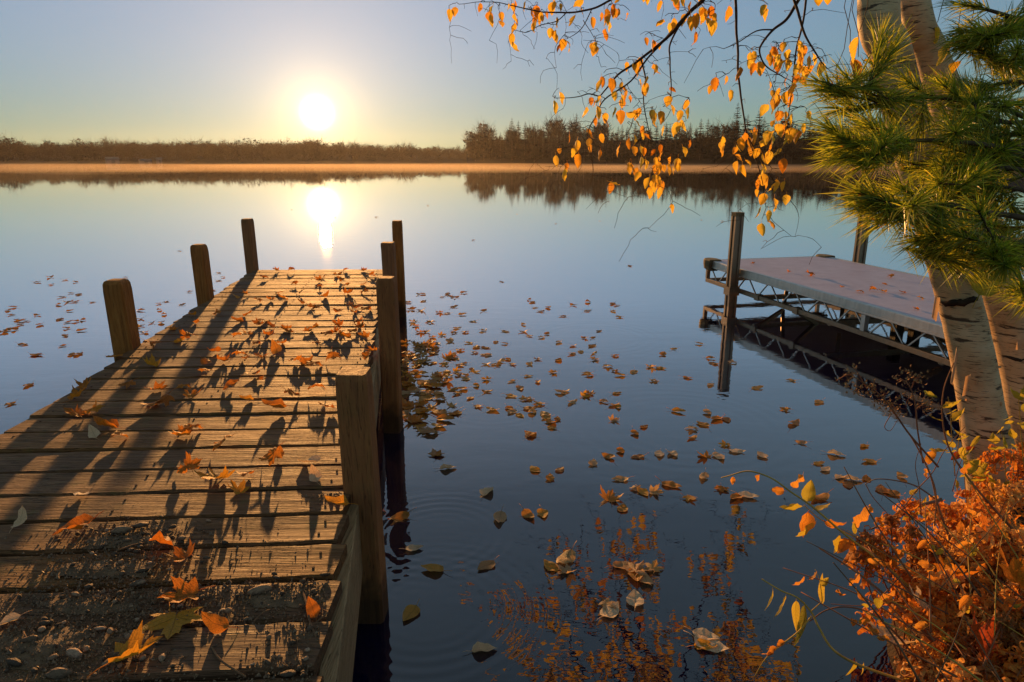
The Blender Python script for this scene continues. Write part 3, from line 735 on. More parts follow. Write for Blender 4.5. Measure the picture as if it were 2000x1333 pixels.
for uu in (1.05, 2.2, 3.4):
    b = MB(); b.bar(L(uu, .02, .150), L(uu, WD-.02, .150), .045, .045); b.build('cross_member', M_alu_dark, md)
for v, s_ in ((0, 1), (WD, -1)):          # rounded corner bumpers
    b = MB(); rings = []
    for z, k in ((.29, .55), (.31, .9), (.36, 1.0), (.405, 1.0), (.418, .85)):
        ring = []
        for q in range(9):
            a = -math.pi/2*1.05 + q*math.pi*1.05/8
            ring.append(L(.06 - math.cos(a)*.105*k, v + s_*(.035 + math.sin(a)*.085*k) , z))
        ring.append(L(.16, v + s_*.11*k, z)); ring.append(L(.16, v - s_*.045*k, z))
        rings.append(ring if s_ > 0 else list(reversed(ring)))
    b.quadstrip(rings); b.build('corner_bumper', M_cap, md)
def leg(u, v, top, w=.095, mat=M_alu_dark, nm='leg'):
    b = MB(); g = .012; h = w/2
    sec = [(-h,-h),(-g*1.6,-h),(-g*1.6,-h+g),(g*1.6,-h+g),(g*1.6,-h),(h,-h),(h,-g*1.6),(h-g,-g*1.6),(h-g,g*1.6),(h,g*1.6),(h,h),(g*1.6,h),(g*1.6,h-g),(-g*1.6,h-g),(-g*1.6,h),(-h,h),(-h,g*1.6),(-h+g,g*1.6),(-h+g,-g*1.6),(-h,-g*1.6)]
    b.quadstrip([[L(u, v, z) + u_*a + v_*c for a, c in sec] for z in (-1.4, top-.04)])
    o = b.build(nm, mat, md)
    c_ = MB(); c_.bar(L(u, v, top-.04), L(u, v, top), w*1.06, w*1.06, up=tuple(u_), ch=.006); c_.build('leg_cap', M_cap, o)
    k_ = MB(); k_.bar(L(u, v, .12), L(u, v, .21), w*1.25, w*1.25, up=tuple(u_)); k_.build('leg_sleeve', M_alu_dark, o)
leg(.70, -.055, .995); leg(.55, WD+.055, 1.0)
for uu, v in ((1.75, WD-.20), (1.95, WD*.62)):
    b = MB(); b.bar(L(uu, v, -1.2), L(uu, v, .33), .085, .085, up=tuple(u_), ch=.006); b.build('inner_leg', M_legwood, md)
for a, c in (((1.10, .03, .15), (.95, .42, .02)), ((1.10, .35, .33), (.95, .42, .02)), ((1.75, .03, .15), (1.60, .42, -.06)), ((1.85, .42, .33), (1.75, .50, .08)), ((2.75, .30, .33), (2.9, .55, .08))):
    b = MB(); b.bar(L(*a), L(*c), .035, .035); b.build('brace', M_alu_dark, md)
for uu in (1.10, 1.75):
    b = MB(); b.bar(L(uu-.035, .02, .166), L(uu+.035, .02, .166), .062, .062); b.build('clamp', M_alu_dark, md)
for px, py, sz, lb in ((1583, 539, .12, 'largest orange leaf on the mauve metal dock deck'), (1541, 532, .05, 'small leaf near the left leg of the metal dock'), (1680, 572, .08, 'brown upright leaf near the front edge of the metal dock deck'), (1740, 543, .085, 'bright orange leaf on the back part of the metal dock'), (1728, 556, .06, 'small tan leaf in the middle of the metal dock'), (1705, 569, .09, 'orange leaf left of the flat pair on the metal dock'), (1725, 571, .08, 'flat orange leaf right of the pair on the metal dock'), (1763, 573, .07, 'small orange leaf right of the flat pair on the metal dock'), (1798, 585, .07, 'pale leaf near the birch trunk on the metal dock'), (1644, 561, .05, 'tiny tan leaf by the front edge of the metal dock'), (1470, 515, .06, 'dark small leaf just right of the metal dock leg'), (1788, 605, .055, 'small ochre leaf at the front edge of the metal dock')):
    p = on_plane(px, py, .402)
    tag(put('fallen_leaf', rl.choice(maple_o + ovate_o), None, (p.x, p.y, .4025), (0, 0, rl.uniform(0, 6.28)), sz), lb, 'leaf')

# ------------------------------------------------------------------ the shore bank under the trees
SHORE = [(.80, -4), (.98, .9), (1.08, 1.45), (1.22, 1.9), (1.50, 2.32), (2.0, 2.72), (2.7, 3.0), (4.0, 3.4), (9.0, 4.2)]
def shore_dist(x, y):
    best = 1e9; sign = 1
    for (x0, y0), (x1, y1) in zip(SHORE, SHORE[1:]):
        dx, dy = x1-x0, y1-y0; t = max(0, min(1, ((x-x0)*dx + (y-y0)*dy)/(dx*dx+dy*dy)))
        d = math.hypot(x-x0-t*dx, y-y0-t*dy)
        if d < best: best = d; sign = 1 if (dx*(y-y0) - dy*(x-x0)) < 0 else -1
    return best*sign
def bank_z(x, y):
    d = shore_dist(x, y)
    z = -.35 + .35*min(1, max(0, (d+.25)/.25)) + .22*min(1, max(0, d/.22)) + .10*min(1, max(0, d/1.5))
    return z + .03*noise.noise((x*4, y*4, 0)) + .015*noise.noise((x*13, y*13, 5))
t = NT('leaf-littered bank soil'); p_ = t.pos
a_ = t.noise(p_, 9, 6, .7); b_ = t.noise(p_, 40, 4)
M_bank = t.done(t.bsdf(t.ramp(a_, [(.3, (.012, .008, .005)), (.5, (.035, .02, .009)), (.7, (.09, .04, .012))]), .9, t.bump(t.math('ADD', a_, t.math('MULTIPLY', b_, .4)), .9, .03), .2))
b = MB(); nx, ny = 90, 110
for j in range(ny+1):
    for i in range(nx+1):
        x = .55 + 7.0*(i/nx)**1.6; y = -4 + 8.6*j/ny
        b.v.append((x, y, bank_z(x, y)))
for j in range(ny):
    for i in range(nx):
        a = j*(nx+1)+i; b.f.append((a, a+1, a+nx+2, a+nx+1)); b.m.append(0)
tag(b.build('shore_bank', M_bank, smooth=True), 'earth bank with leaf litter under the birches', 'bank', kind='structure')

# ------------------------------------------------------------------ birch trees
def birch_bark():
    t = NT('birch bark'); o = t.obj
    band = t.noise(t.mapping(o, scale=(1.2, 1.2, 9)), 4.5, 5, .62, .4)
    blotch = t.noise(t.mapping(o, scale=(1, 1, 1.6)), 5, 5, .6)
    lent = t.noise(t.mapping(o, scale=(6, 6, 90)), 3.2, 3, .6)
    col = t.ramp(blotch, [(.25, (.34, .19, .08)), (.5, (.58, .39, .21)), (.75, (.72, .54, .33))])
    col = t.mix(t.ramp(band, [(.575, 0.0), (.61, .92)]), col, (.05, .03, .02))
    col = t.mix(t.ramp(lent, [(.595, 0.0), (.64, .85)]), col, (.10, .055, .03))
    nb = t.bump(t.math('ADD', t.math('MULTIPLY', band, -.7), t.math('MULTIPLY', blotch, .4)), .6, .008)
    return t.done(t.bsdf(col, .62, nb, .25))
M_bark = birch_bark()
M_scar = simple_material('dark branch scar', (.035, .022, .014), scale=30, var=.6, bump=.01)
M_peel = leaf_material('curled birch bark flake', [(0, (.55, .34, .20)), (1, (.62, .42, .27))], trans=.3, dark=(.3,.15,.07), spot=.3, veins=False)
M_twig = simple_material('dark birch twig', (.045, .026, .016), scale=20, var=.4, bump=.003)
rt = random.Random(5)
def trunk_mesh(pts, radii, name, parent, base, mat=M_bark, n=18, seed=0):
    P = smooth_line(pts, 10); Rr = [interp(i/(len(P)-1), [(k/(len(radii)-1), r) for k, r in enumerate(radii)]) for i in range(len(P))]
    b = MB(); rings = []
    for i, p in enumerate(P):
        t = (P[min(i+1, len(P)-1)] - P[max(i-1, 0)]).normalized(); u = Vector((1, 0, 0)); u = (u - t*u.dot(t)).normalized(); w = t.cross(u)
        rings.append([p - base + (u*math.cos(a) + w*math.sin(a))*Rr[i]*(1 + .035*noise.noise((math.cos(a)*1.3 + seed, math.sin(a)*1.3, i*.22)) + .02*noise.noise((math.cos(a)*4, math.sin(a)*4 + seed, i*.8))) for a in (2*math.pi*k/n for k in range(n))])
    b.quadstrip(rings); return b.build(name, mat, parent, smooth=True)
B1 = Vector((1.99, 2.56, .12)); B2 = Vector((2.52, 2.85, .15))
birch1 = tag(empty('birch_tree', B1), 'birch with peeling cream bark and golden leaves leaning over the lake', 'tree')
birch2 = tag(empty('birch_tree', B2), 'second birch trunk behind, at the right edge of the picture', 'tree')
T1 = [Vector((2.06, 2.54, -.1))] + [at_depth(px, py, Y) for px, py, Y in ((1936, 915, 2.52), (1917, 800, 2.53), (1897, 690, 2.55), (1866, 560, 2.58), (1833, 450, 2.61), (1802, 350, 2.64), (1768, 220, 2.68), (1738, 100, 2.72), (1716, 0, 2.75))]
T1 += [Vector((1.42, 2.95, 2.9)), Vector((1.36, 3.1, 3.7)), Vector((1.40, 3.2, 4.8)), Vector((1.52, 3.25, 6.2))]
trunk_mesh(T1, [.115, .092, .080, .076, .075, .075, .074, .073, .072, .071, .064, .055, .04, .012], 'trunk', birch1, B1, seed=1)
T2 = [Vector((2.62, 2.85, -.1))] + [at_depth(px, py, Y) for px, py, Y in ((2022, 850, 2.82), (1996, 720, 2.85), (1972, 620, 2.87), (1942, 520, 2.9), (1908, 420, 2.92), (1876, 300, 2.94), (1846, 190, 2.96), (1816, 100, 2.97), (1785, 0, 2.98))]
T2 += [Vector((1.50, 3.22, 2.95)), Vector((1.28, 3.6, 4.2)), Vector((1.2, 3.8, 5.6))]
trunk_mesh(T2, [.11, .092, .086, .082, .080, .078, .074, .068, .060, .056, .05, .035, .01], 'trunk', birch2, B2, seed=9)
def scar(par, base, px, py, Y, r, w, h):
    c = at_depth(px, py, Y) - base; b = MB(); rings = []; n = 22; sd = rt.uniform(0, 90); tilt = rt.uniform(-.02, .02)
    for i in range(n+1):
        a = -2.9 + i*2.5/n; env = math.sin(math.pi*i/n)**.5
        up = h*.5*env*(.45 + .75*abs(noise.noise((i*.45, sd, 0)))); dn_ = -h*.5*env*(.45 + .75*abs(noise.noise((i*.45, sd, 7))))
        m = .012*noise.noise((i*.2, sd, 3)) + tilt*math.cos(a)/r*.08
        q = Vector((math.cos(a), math.sin(a), 0))
        rings.append([c + q*r*1.005 + Vector((0, 0, m + dn_)), c + q*(r*1.035 + .003*noise.noise((i*.9, sd, 5))) + Vector((0, 0, m)), c + q*r*1.005 + Vector((0, 0, m + up)), c + q*r*.9 + Vector((0, 0, m))])
    b.quadstrip(rings)
    b.build('bark_scar', M_scar, par, smooth=True)
scar(birch1, B1, 1868, 582, 2.575, .0765, .1, .05)
scar(birch1, B1, 1925, 835, 2.53, .079, .1, .03)
scar(birch1, B1, 1790, 322, 2.65, .075, .1, .045)
scar(birch1, B1, 1930, 905, 2.52, .085, .1, .025)
scar(birch2, B2, 1985, 690, 2.86, .084, .1, .03)
def peel(par, base, px, py, Y, w, h, curl, turn):
    c = at_depth(px, py, Y); V, Fc = [], []
    for i in range(7):
        for j in range(4):
            u, v = i/6, j/3; a = u*curl
            V.append((math.sin(a)*w/curl*1.0, -(1-math.cos(a))*w/curl - .004, -v*h + .01*noise.noise((u*3, v*3, px)) + u*h*.15))
    for i in range(6):
        for j in range(3):
            a = i*4+j; Fc.append((a, a+1, a+5, a+4))
    b = MB(); b.add(V, Fc, Matrix.Rotation(turn, 4, 'Z')); o = b.build('bark_flake', M_peel, par, smooth=True, loc=c - base)
for px, py, Y, w, h, cu, tu in ((1838, 585, 2.50, .022, .085, 2.2, 3.6), (1872, 690, 2.46, .016, .13, 2.5, 2.9), (1884, 735, 2.46, .02, .08, 2.5, .2), (1985, 665, 2.76, .05, .04, 1.5, .3)):
    peel(birch1 if px < 1950 else birch2, B1 if px < 1950 else B2, px, py, Y, w, h, cu, tu)

# loose paper-thin curls all along the lake side of the trunks
for par, base, T, lo, hi in ((birch1, B1, T1, 1, 9), (birch2, B2, T2, 1, 7)):
    C = smooth_line(T[lo:hi], 8)
    for k in range(26 if par is birch1 else 14):
        p = rt.choice(C); a = rt.uniform(-3.0, -1.0); q = Vector((math.cos(a), math.sin(a), 0))*.074
        V, Fc = [], []; w, h_, cu = rt.uniform(.012, .035), rt.uniform(.008, .03), rt.uniform(.8, 2.6)
        for i in range(5):
            for j in range(3):
                u = i/4; V.append((math.sin(u*cu)*w/cu, -(1-math.cos(u*cu))*w/cu, -j/2*h_*(1 - .5*u) + .3*h_*noise.noise((u*4, j, k))))
        for i in range(4):
            for j in range(2): Fc.append((i*3+j, i*3+j+1, i*3+j+4, i*3+j+3))
        b = MB(); b.add(V, Fc, Matrix.Rotation(a + math.pi/2 + rt.choice((0, math.pi))*0 + rt.uniform(-.2, .2), 4, 'Z')); b.build('bark_flake', M_peel, par, smooth=True, loc=p + q - base)

# drooping branches over the water, 4.2 to 5.6 m out
def zp(L, Y0, Y1, ox=860, oy=0, s_=2.5):
    n = len(L); return [at_depth(ox + x/s_, oy + y/s_, lerp(Y0, Y1, i/(n-1))) for i, (x, y) in enumerate(L)]
BR = {
 'A': (zp([(1420,-190),(1340,-70),(1280,0),(1215,60),(1140,155),(1060,225),(960,300),(870,365),(820,420),(775,475)], 4.6, 5.0), .016, .0045),
 'A2': (zp([(1180,110),(1120,220),(1122,300),(1130,420),(1128,520)], 4.85, 4.8), .007, .003),
 'A3': (zp([(975,290),(1000,400),(990,480),(1010,600),(1035,760)], 4.95, 4.9), .006, .0025),
 'A4': (zp([(1215,62),(1100,190),(1010,290),(930,400),(800,480),(760,560),(720,680),(750,830),(730,905)], 4.8, 5.0), .008, .002),
 'A5': (zp([(780,470),(730,458),(680,470),(620,478),(556,482)], 5.0, 5.05), .005, .002),
 'B': (zp([(1430,-180),(1445,0),(1450,200),(1455,400),(1475,520),(1490,640),(1540,740),(1580,820)], 4.6, 4.7), .010, .003),
 'C': (zp([(1840,-130),(1750,0),(1690,95),(1620,150),(1570,215),(1560,260),(1600,330),(1680,380)], 4.2, 4.4), .011, .003),
 'C2': (zp([(1620,150),(1540,160),(1460,205),(1390,240)], 4.3, 4.4), .005, .002),
 'D': (zp([(1690,-140),(1725,0),(1770,130),(1800,210),(1850,290),(1890,340)], 4.2, 4.1), .010, .003),
 'D2': (zp([(1790,-40),(1770,130),(1740,250),(1720,400),(1700,560),(1690,680)], 4.2, 4.3), .007, .002),
 'E': (zp([(1100,-150),(960,-60),(830,0),(740,40),(620,65),(520,65),(430,45),(330,25),(240,10),(90,20)], 5.2, 5.8), .010, .002),
 'E2': (zp([(620,65),(560,110),(480,130),(420,160),(355,150)], 5.4, 5.6), .004, .002),
 'E3': (zp([(740,40),(700,130),(660,170),(610,195)], 5.4, 5.4), .004, .002),
 'E4': (zp([(700,100),(730,150),(760,215)], 5.4, 5.4), .003, .0018),
 'G': (zp([(1490,640),(1560,850),(1580,960),(1590,1020)], 4.7, 4.75), .004, .0018),
 'G2': (zp([(1610,860),(1700,970),(1740,1020),(1755,1060)], 4.7, 4.75), .003, .0016),
}
LIMBS = [([(1.38, 3.15, 4.0), (1.5, 3.9, 3.75), (1.75, 4.35, 3.25), tuple(BR['A'][0][0])], .040, .016),
         ([(1.38, 3.15, 4.3), (1.7, 4.0, 4.0), (1.7, 4.5, 3.3), tuple(BR['B'][0][0])], .030, .011),
         ([(1.37, 3.1, 3.6), (1.8, 3.7, 3.3), tuple(BR['C'][0][0])], .030, .011),
         ([(1.37, 3.1, 3.5), (1.75, 3.6, 3.2), tuple(BR['D'][0][0])], .026, .010),
         ([(1.38, 3.15, 4.6), (1.2, 4.2, 4.3), (.8, 4.9, 3.3), tuple(BR['E'][0][0])], .034, .011)]
twig_nodes = []      # (point, branch key)
branch_mb = {}
def wobble(p, k, a): return p + Vector((noise.noise((p.x*k, p.y*k, p.z*k)), noise.noise((p.x*k+9, p.y*k, p.z*k)), noise.noise((p.x*k, p.y*k+9, p.z*k))))*a
for k, (pts, r0, r1) in BR.items():
    P = [wobble(p, 6, .012) for p in smooth_line(pts, 6)]
    key = k[0]
    mb_ = branch_mb.setdefault(key, MB())
    mb_.tube(P, [lerp(r0, r1, i/(len(P)-1)) for i in range(len(P))], 5)
    twig_nodes += [(p, key) for p in P]
for (pts, r0, r1), key in zip(LIMBS, 'ABCDE'):
    P = smooth_line(pts, 6); branch_mb[key].tube(P, [lerp(r0, r1, i/(len(P)-1)) for i in range(len(P))], 7)
LEAVES = [(75,35),(200,25),(238,55),(265,30),(360,15),(345,20),(362,70),(360,110),(410,5),(467,45),(435,60),(463,75),(480,85),(450,110),(465,115),(350,160),(565,85),(545,10),(585,25),(560,5),(538,140),(573,148),(605,190),(627,198),(668,80),(738,85),(705,5),(765,225),(755,220),(800,65),(820,45),(845,45),(835,70),(820,100),(878,45),(890,5),
 (1000,190),(1033,195),(1065,215),(1097,97),(1080,5),(1160,85),(1195,65),(1230,10),(1255,60),(1280,35),(1290,60),(1330,30),(1340,65),(1305,95),(1330,95),(1268,160),(985,280),(995,300),(985,325),(1000,345),(938,312),(835,378),(880,405),(970,430),(905,440),(880,465),(885,490),(935,470),(785,480),(760,520),(765,545),(755,580),(770,500),(720,525),(810,555),(548,490),(880,535),(892,555),(980,525),(942,595),(1050,555),(1087,540),(1090,615),(1115,435),(1118,475),(1215,495),(1215,525),(1175,585),(1155,615),(640,660),(700,640),(780,660),(730,680),(740,715),(655,730),(680,750),(670,775),(775,735),(565,760),(615,800),(870,710),(925,675),(975,660),(940,720),(972,720),(915,795),(955,820),(980,770),(1010,780),(1045,775),(1070,785),(1075,710),(1060,740),(1090,745),(1130,770),(1150,775),(1165,790),(1125,800),(975,840),(1055,840),(1085,810),(1030,870),(1045,890),(1075,885),(1030,915),(845,895),(1135,1000),(1230,690),(1380,670),
 (1345,375),(1323,420),(1410,375),(1470,325),(1530,260),(1505,265),(1535,305),(1560,300),(1600,40),(1585,15),(1415,25),(1640,245),(1680,210),(1675,265),(1750,200),(1745,255),(1700,300),(1740,290),(1690,380),(1825,320),(1810,270),(1620,400),(1620,435),(1730,400),(1660,470),(1640,495),(1690,450),(1705,445),(1735,455),(1610,515),(1650,545),(1680,550),(1725,555),(1790,550),(1635,595),(1645,605),(1620,635),(1645,640),(1720,615),(1755,635),(1775,610),(1695,650),(1545,625),(1500,630),(1485,650),(1465,670),(1525,670),(1590,680),(1520,715),(1440,715),(1455,785),(1495,780),(1560,730),(1570,755),(1610,735),(1670,725),(1680,770),(1580,800),(1590,820),(1575,845),(1640,885),(1605,870),(1685,890),(1655,900),(1540,930),(1590,950),(1585,1015),(1612,1030),(1570,1090),(1612,1080),(1760,320),(1765,370),(1750,360),(1640,235),(1690,240),(1755,230),(1765,260),(1650,255),(1700,290)]
def nearest_node(p, up=1.6):
    best = None; bd = 1e9
    for q, k in twig_nodes:
        d = q - p
        c = d.length*(1.0 if d.z > -.01 else up) + (.06 if d.z < -.03 else 0)
        if c < bd: bd = c; best = (q, k)
    return best
def grow(p, r=.0022, end=True):
    q, k = nearest_node(p)
    d = p - q; L_ = d.length
    if L_ < 1e-4: return k
    n = max(3, int(L_/.045)); pts = []
    side = Vector((rt.gauss(0, 1), rt.gauss(0, 1), rt.gauss(0, .4)))*L_*.10
    for i in range(n+1):
        t = i/n; sag = math.sin(math.pi*t)
        pt = q + d*t + side*sag + Vector((0, 0, .10*L_*sag)) + Vector((rt.gauss(0, 1), rt.gauss(0, 1), rt.gauss(0, 1)))*.0045*sag
        pts.append(pt)
    branch_mb[k].tube(pts, [lerp(r*1.25, r*.75, i/n) for i in range(n+1)], 4, caps=False)
    twig_nodes.extend((x, k) for x in pts[1:])
    return k
leaf_meshes = [make_leaf('leaf', ovate_flat(.39, .025, 13), M_birchleaf, rl, rl.uniform(.1, 1.5), rl.uniform(0,.6), 0, rl.uniform(.1,.6), stem=.28, drop=False) for _ in range(12)]
pending = []
for x, y in LEAVES:
    px, py = 860 + x/2.5, y/2.5
    near_k = min(twig_nodes, key=lambda nd: (nd[0].x/nd[0].y - ray(px, py).x/ray(px, py).y)**2 + ((nd[0].z-EYE)/nd[0].y - ray(px, py).z/ray(px, py).y)**2)
    pending.append((px, py, near_k[0].y + rt.uniform(-.12, .12)))
attach = [(at_depth(px, py - 7, Y), (px, py)) for px, py, Y in pending]
attach.sort(key=lambda a: (nearest_node(a[0])[0] - a[0]).length)
hang = []
attach += [(p + Vector((rt.gauss(0, .05), rt.gauss(0, .05), rt.gauss(0, .05))), pp) for p, pp in attach[::2]]
for p, pp in attach: hang.append((p, grow(p)))
# bare side twigs
for _ in range(440):
    q, k = rt.choice(twig_nodes)
    if q.z > 2.9: continue
    p = q + Vector((rt.gauss(0, .13), rt.gauss(0, .10), -abs(rt.gauss(0, .16)) + .03))
    grow(p, .0016)
def leaf_matrix(p, r):
    s_ = r.uniform(.056, .100)
    M = Matrix.Rotation(r.uniform(0, 6.28), 4, 'Z') @ Matrix.Rotation(math.pi + r.gauss(0, .35), 4, 'X') @ Matrix.Rotation(math.pi/2*0, 4, 'Y')
    # leaf blade runs along local +Y; hang it down
    M = Matrix.Rotation(r.uniform(0, 6.28), 4, 'Z') @ Matrix.Rotation(-math.pi/2 + r.gauss(0, .4), 4, 'X') @ Matrix.Rotation(r.gauss(0, .3), 4, 'Y')
    return Matrix.Translation(p) @ M @ Matrix.Diagonal((s_*r.uniform(.75, 1.1), s_, s_, 1)) @ Matrix.Translation((0, .45 + .26, 0))
# higher leafage above the frame, known from its mirror image in the near water
upper = []
tries = 0
while len(upper) < 820 and tries < 16000:
    tries += 1
    px, py = rt.uniform(960, 1560), rt.uniform(1040, 1480)
    if rt.random() > interp(py, [(1040, .15), (1150, .6), (1300, 1.0)]): continue
    if noise.noise((px/130, py/130, 2)) < -.18: continue
    p = mirrored(px, py, rt.uniform(4.5, 5.9))
    d = p - Vector((0, 0, EYE)); yc = d.y*SP + d.z*CP; zc = d.y*CP - d.z*SP
    if 666.5 - F_PX*yc/zc > -25: continue
    upper.append(p)
for key, pts in (('F', [(1.38, 3.15, 4.4), (1.35, 4.0, 4.25), (1.3, 4.8, 3.8), (1.15, 5.3, 3.2), (1.05, 5.6, 2.8)]), ('F', [(1.3, 4.8, 3.8), (.9, 5.1, 3.4), (.6, 5.4, 3.0), (.5, 5.6, 2.75)]), ('H', [(1.38, 3.15, 4.8), (1.7, 4.2, 4.5), (2.0, 5.1, 3.9), (2.0, 5.5, 3.2), (1.95, 5.7, 2.8)])):
    P = smooth_line(pts, 6); branch_mb.setdefault(key, MB()).tube(P, [lerp(.022, .005, i/(len(P)-1)) for i in range(len(P))], 6)
    twig_nodes += [(p, key) for p in P]
upper.sort(key=lambda p: (nearest_node(p)[0] - p).length)
fol = MB()
flats = []
for p in upper:
    grow(p, .0022)
branch_obj = {}
for k, m in sorted(branch_mb.items()):
    m2 = MB(); m2.v = [tuple(Vector(v) - B1) for v in m.v]; m2.f, m2.m = m.f, m.m
    branch_obj[k] = m2.build('branch', M_twig, birch1, smooth=True)
for p, k in hang:
    o = put('leaf', rt.choice(leaf_meshes), branch_obj[k]); o.matrix_local = leaf_matrix(p - B1, rt)
fl_vals = []
for p in upper:
    me = rt.choice(leaf_meshes); M = leaf_matrix(p - B1, rt) @ Matrix.Diagonal((1.25, 1.25, 1.25, 1))
    fol.add([v.co for v in me.vertices], [tuple(q.vertices) for q in me.polygons], M)
M_foliage = leaf_material('golden leafage', [(0, (.85, .50, .03)), (.35, (.9, .68, .06)), (.6, (.85, .48, .03)), (1, (.9, .75, .08))], trans=.5, spot=.1, veins=False)
tag(fol.build('foliage', M_foliage, birch1, smooth=True), kind='stuff')
# single leaves near the trunks
for px, py, Y in ((1660, 115, 2.7), (1680, 68, 2.65), (1676, 122, 2.66), (1831, 54, 2.9), (1872, 125, 2.6), (1870, 75, 2.65), (1630, 150, 2.75)):
    p = at_depth(px, py - 10, Y)
    o = put('leaf', rt.choice(leaf_meshes), branch_obj['D']); o.matrix_local = leaf_matrix(p - B1, rt)
    b = MB(); q = p + Vector((rt.uniform(-.04,.04), .02, .16)); b.tube([p, lerp(p, q, .5) + Vector((.012, 0, 0)), q, q + Vector((.02, .02, .15))], .0014, 4)
    m2 = MB(); m2.v = [tuple(Vector(v) - B1) for v in b.v]; m2.f, m2.m = b.f, b.m; m2.build('twig', M_twig, branch_obj['D'])

# ------------------------------------------------------------------ the young pine at the right edge
def needle_material():
    t = NT('pine needles')
    n = t.noise(t.pos, 7, 3); n2 = t.noise(t.pos, 45, 2)
    tint = t.n('ShaderNodeAttribute', attribute_name='tint').outputs['Fac']
    c = t.ramp(t.math('ADD', t.math('MULTIPLY', n, .35), t.math('MULTIPLY', tint, .65)), [(.15, (.06, .09, .012)), (.45, (.20, .25, .024)), (.7, (.40, .42, .045)), (.9, (.60, .50, .09))])
    c = t.mix(t.ramp(n2, [(.64, 0.0), (.70, .85)]), c, (.45, .19, .035))
    d = t.bsdf(c, .38, None, .5)
    tr = t.n('ShaderNodeBsdfTranslucent', _Color=t.mix(1.0, c, (1.5, 1.5, 1.0), 'MULTIPLY')).outputs[0]
    return t.done(t.n('ShaderNodeMixShader', _0=.5, _1=d, _2=tr).outputs[0])
M_needle = needle_material()
M_pinebark = simple_material('rough pine bark', (.10, .065, .038), scale=25, var=.5, bump=.006)
PB = Vector((2.95, 2.15, .18))
pine = tag(empty('pine_tree', PB), 'young white pine with long soft needles reaching in from the right', 'tree')
b = MB(); b.tube([Vector((0, 0, -.2)), Vector((.0, .0, .8)), Vector((-.02, .02, 1.8)), Vector((0, 0, 3.2))], [.05, .042, .032, .012], 10); b.build('trunk', M_pinebark, pine)
rn = random.Random(17)
def needles(mb_, tip, d, n=70, L_=.118, back=.10):
    """bundles of long needles fanning forward from the last stretch of a shoot"""
    d = d.normalized(); u = d.orthogonal().normalized(); w = d.cross(u)
    for i in range(int(n*1.3)):
        s_ = rn.random(); base = tip - d*back*s_
        a = rn.uniform(0, 6.28); spread = rn.uniform(.2, 1.25)*(.55 + .5*s_)
        dd = (d + (u*math.cos(a) + w*math.sin(a))*spread).normalized()
        l = L_*rn.uniform(.7, 1.15)
        mid = base + dd*l*.55; end = base + dd*l + Vector((0, 0, -.022*rn.random()))
        x = dd.cross(Vector((rn.gauss(0,1), rn.gauss(0,1), rn.gauss(0,1)))).normalized()*.0014
        k = len(mb_.v)
        mb_.v += [tuple(base - x), tuple(base + x), tuple(mid + x), tuple(mid - x), tuple(end)]
        mb_.f += [(k, k+1, k+2, k+3), (k+3, k+2, k+4)]; mb_.m += [0, 0]
def bough(spec, shoots, dens=70):
    """spec: (px, py, Y) points from the trunk outward; shoots: (px, py, Y) tips"""
    P = [Vector((PB.x, PB.y, at_depth(*spec[0]).z))] + [at_depth(*s_) for s_ in spec]
    C = smooth_line(P, 7)
    wd = MB(); wd.tube([p - PB for p in C], [lerp(.012, .0035, i/(len(C)-1)) for i in range(len(C))], 5)
    nd = MB()
    tips = [at_depth(*s_) for s_ in shoots]
    end = C[-1]; needles(nd, end - PB, C[-1] - C[-4], int(dens*1.2))
    nodes = list(C)
    for t_ in tips:
        q = min(nodes, key=lambda c: (c - t_).length + max(0, (end - c).length*.0) - .0)
        q2 = min(nodes, key=lambda c: abs((c - t_).length - .16)) if (q - t_).length < .1 else q
        mid = lerp(q2, t_, .5) + Vector((rn.gauss(0,.01), rn.gauss(0,.01), -.012))
        wd.tube([q2 - PB, mid - PB, t_ - PB], [.0042, .0034, .0026], 4)
        nodes += [mid, t_]
        d = t_ - mid
        needles(nd, t_ - PB, d, dens)
        if (t_ - q2).length > .14: needles(nd, mid - PB, d, dens//2, .09)
    o = wd.build('bough', M_pinebark, pine, smooth=True)
    no = nd.build('needles', M_needle, o); ta = no.data.attributes.new('tint', 'FLOAT', 'POINT')
    ta.data.foreach_set('value', [x for _ in range(len(nd.v)//5) for x in [rn.random()]*5])
    tag(no, kind='stuff')
def around(px, py, Y, n, sx, sy, sY=.14):
    return [(px + rn.gauss(0, sx), py + rn.gauss(0, sy), Y + rn.gauss(0, sY)) for _ in range(n)]
bough([(2140, 330, 2.2), (1960, 290, 2.2), (1840, 275, 2.15), (1720, 280, 2.1), (1655, 285, 2.1)], [(1620, 250, 2.1), (1640, 310, 2.12), (1690, 320, 2.05), (1700, 245, 2.1)] + around(1740, 275, 2.12, 6, 45, 30), 80)
bough([(2120, 240, 2.3), (1950, 210, 2.3), (1820, 190, 2.3), (1700, 195, 2.3), (1620, 175, 2.3)], [(1600, 160, 2.3), (1640, 215, 2.3), (1650, 150, 2.3), (1720, 130, 2.3), (1740, 100, 2.3), (1700, 170, 2.25), (1720, 75, 2.3)] + around(1770, 195, 2.28, 7, 50, 30), 62)
bough([(2120, 430, 2.05), (1960, 420, 2.05), (1840, 400, 2.0), (1740, 395, 2.0), (1700, 390, 2.0)], [(1675, 375, 2.0), (1690, 405, 2.02), (1725, 430, 2.0), (1760, 370, 2.0), (1760, 420, 2.0)] + around(1830, 405, 2.0, 6, 45, 22), 75)
bough([(2130, 500, 2.0), (1980, 470, 2.0), (1880, 455, 1.98), (1815, 460, 1.97)], [(1790, 470, 1.97), (1815, 490, 1.97), (1840, 430, 2.0)] + around(1890, 455, 1.98, 7, 45, 26), 70)
bough([(2100, 520, 2.1), (2010, 500, 2.1), (1950, 480, 2.1)], around(1965, 490, 2.08, 10, 35, 28), 75)
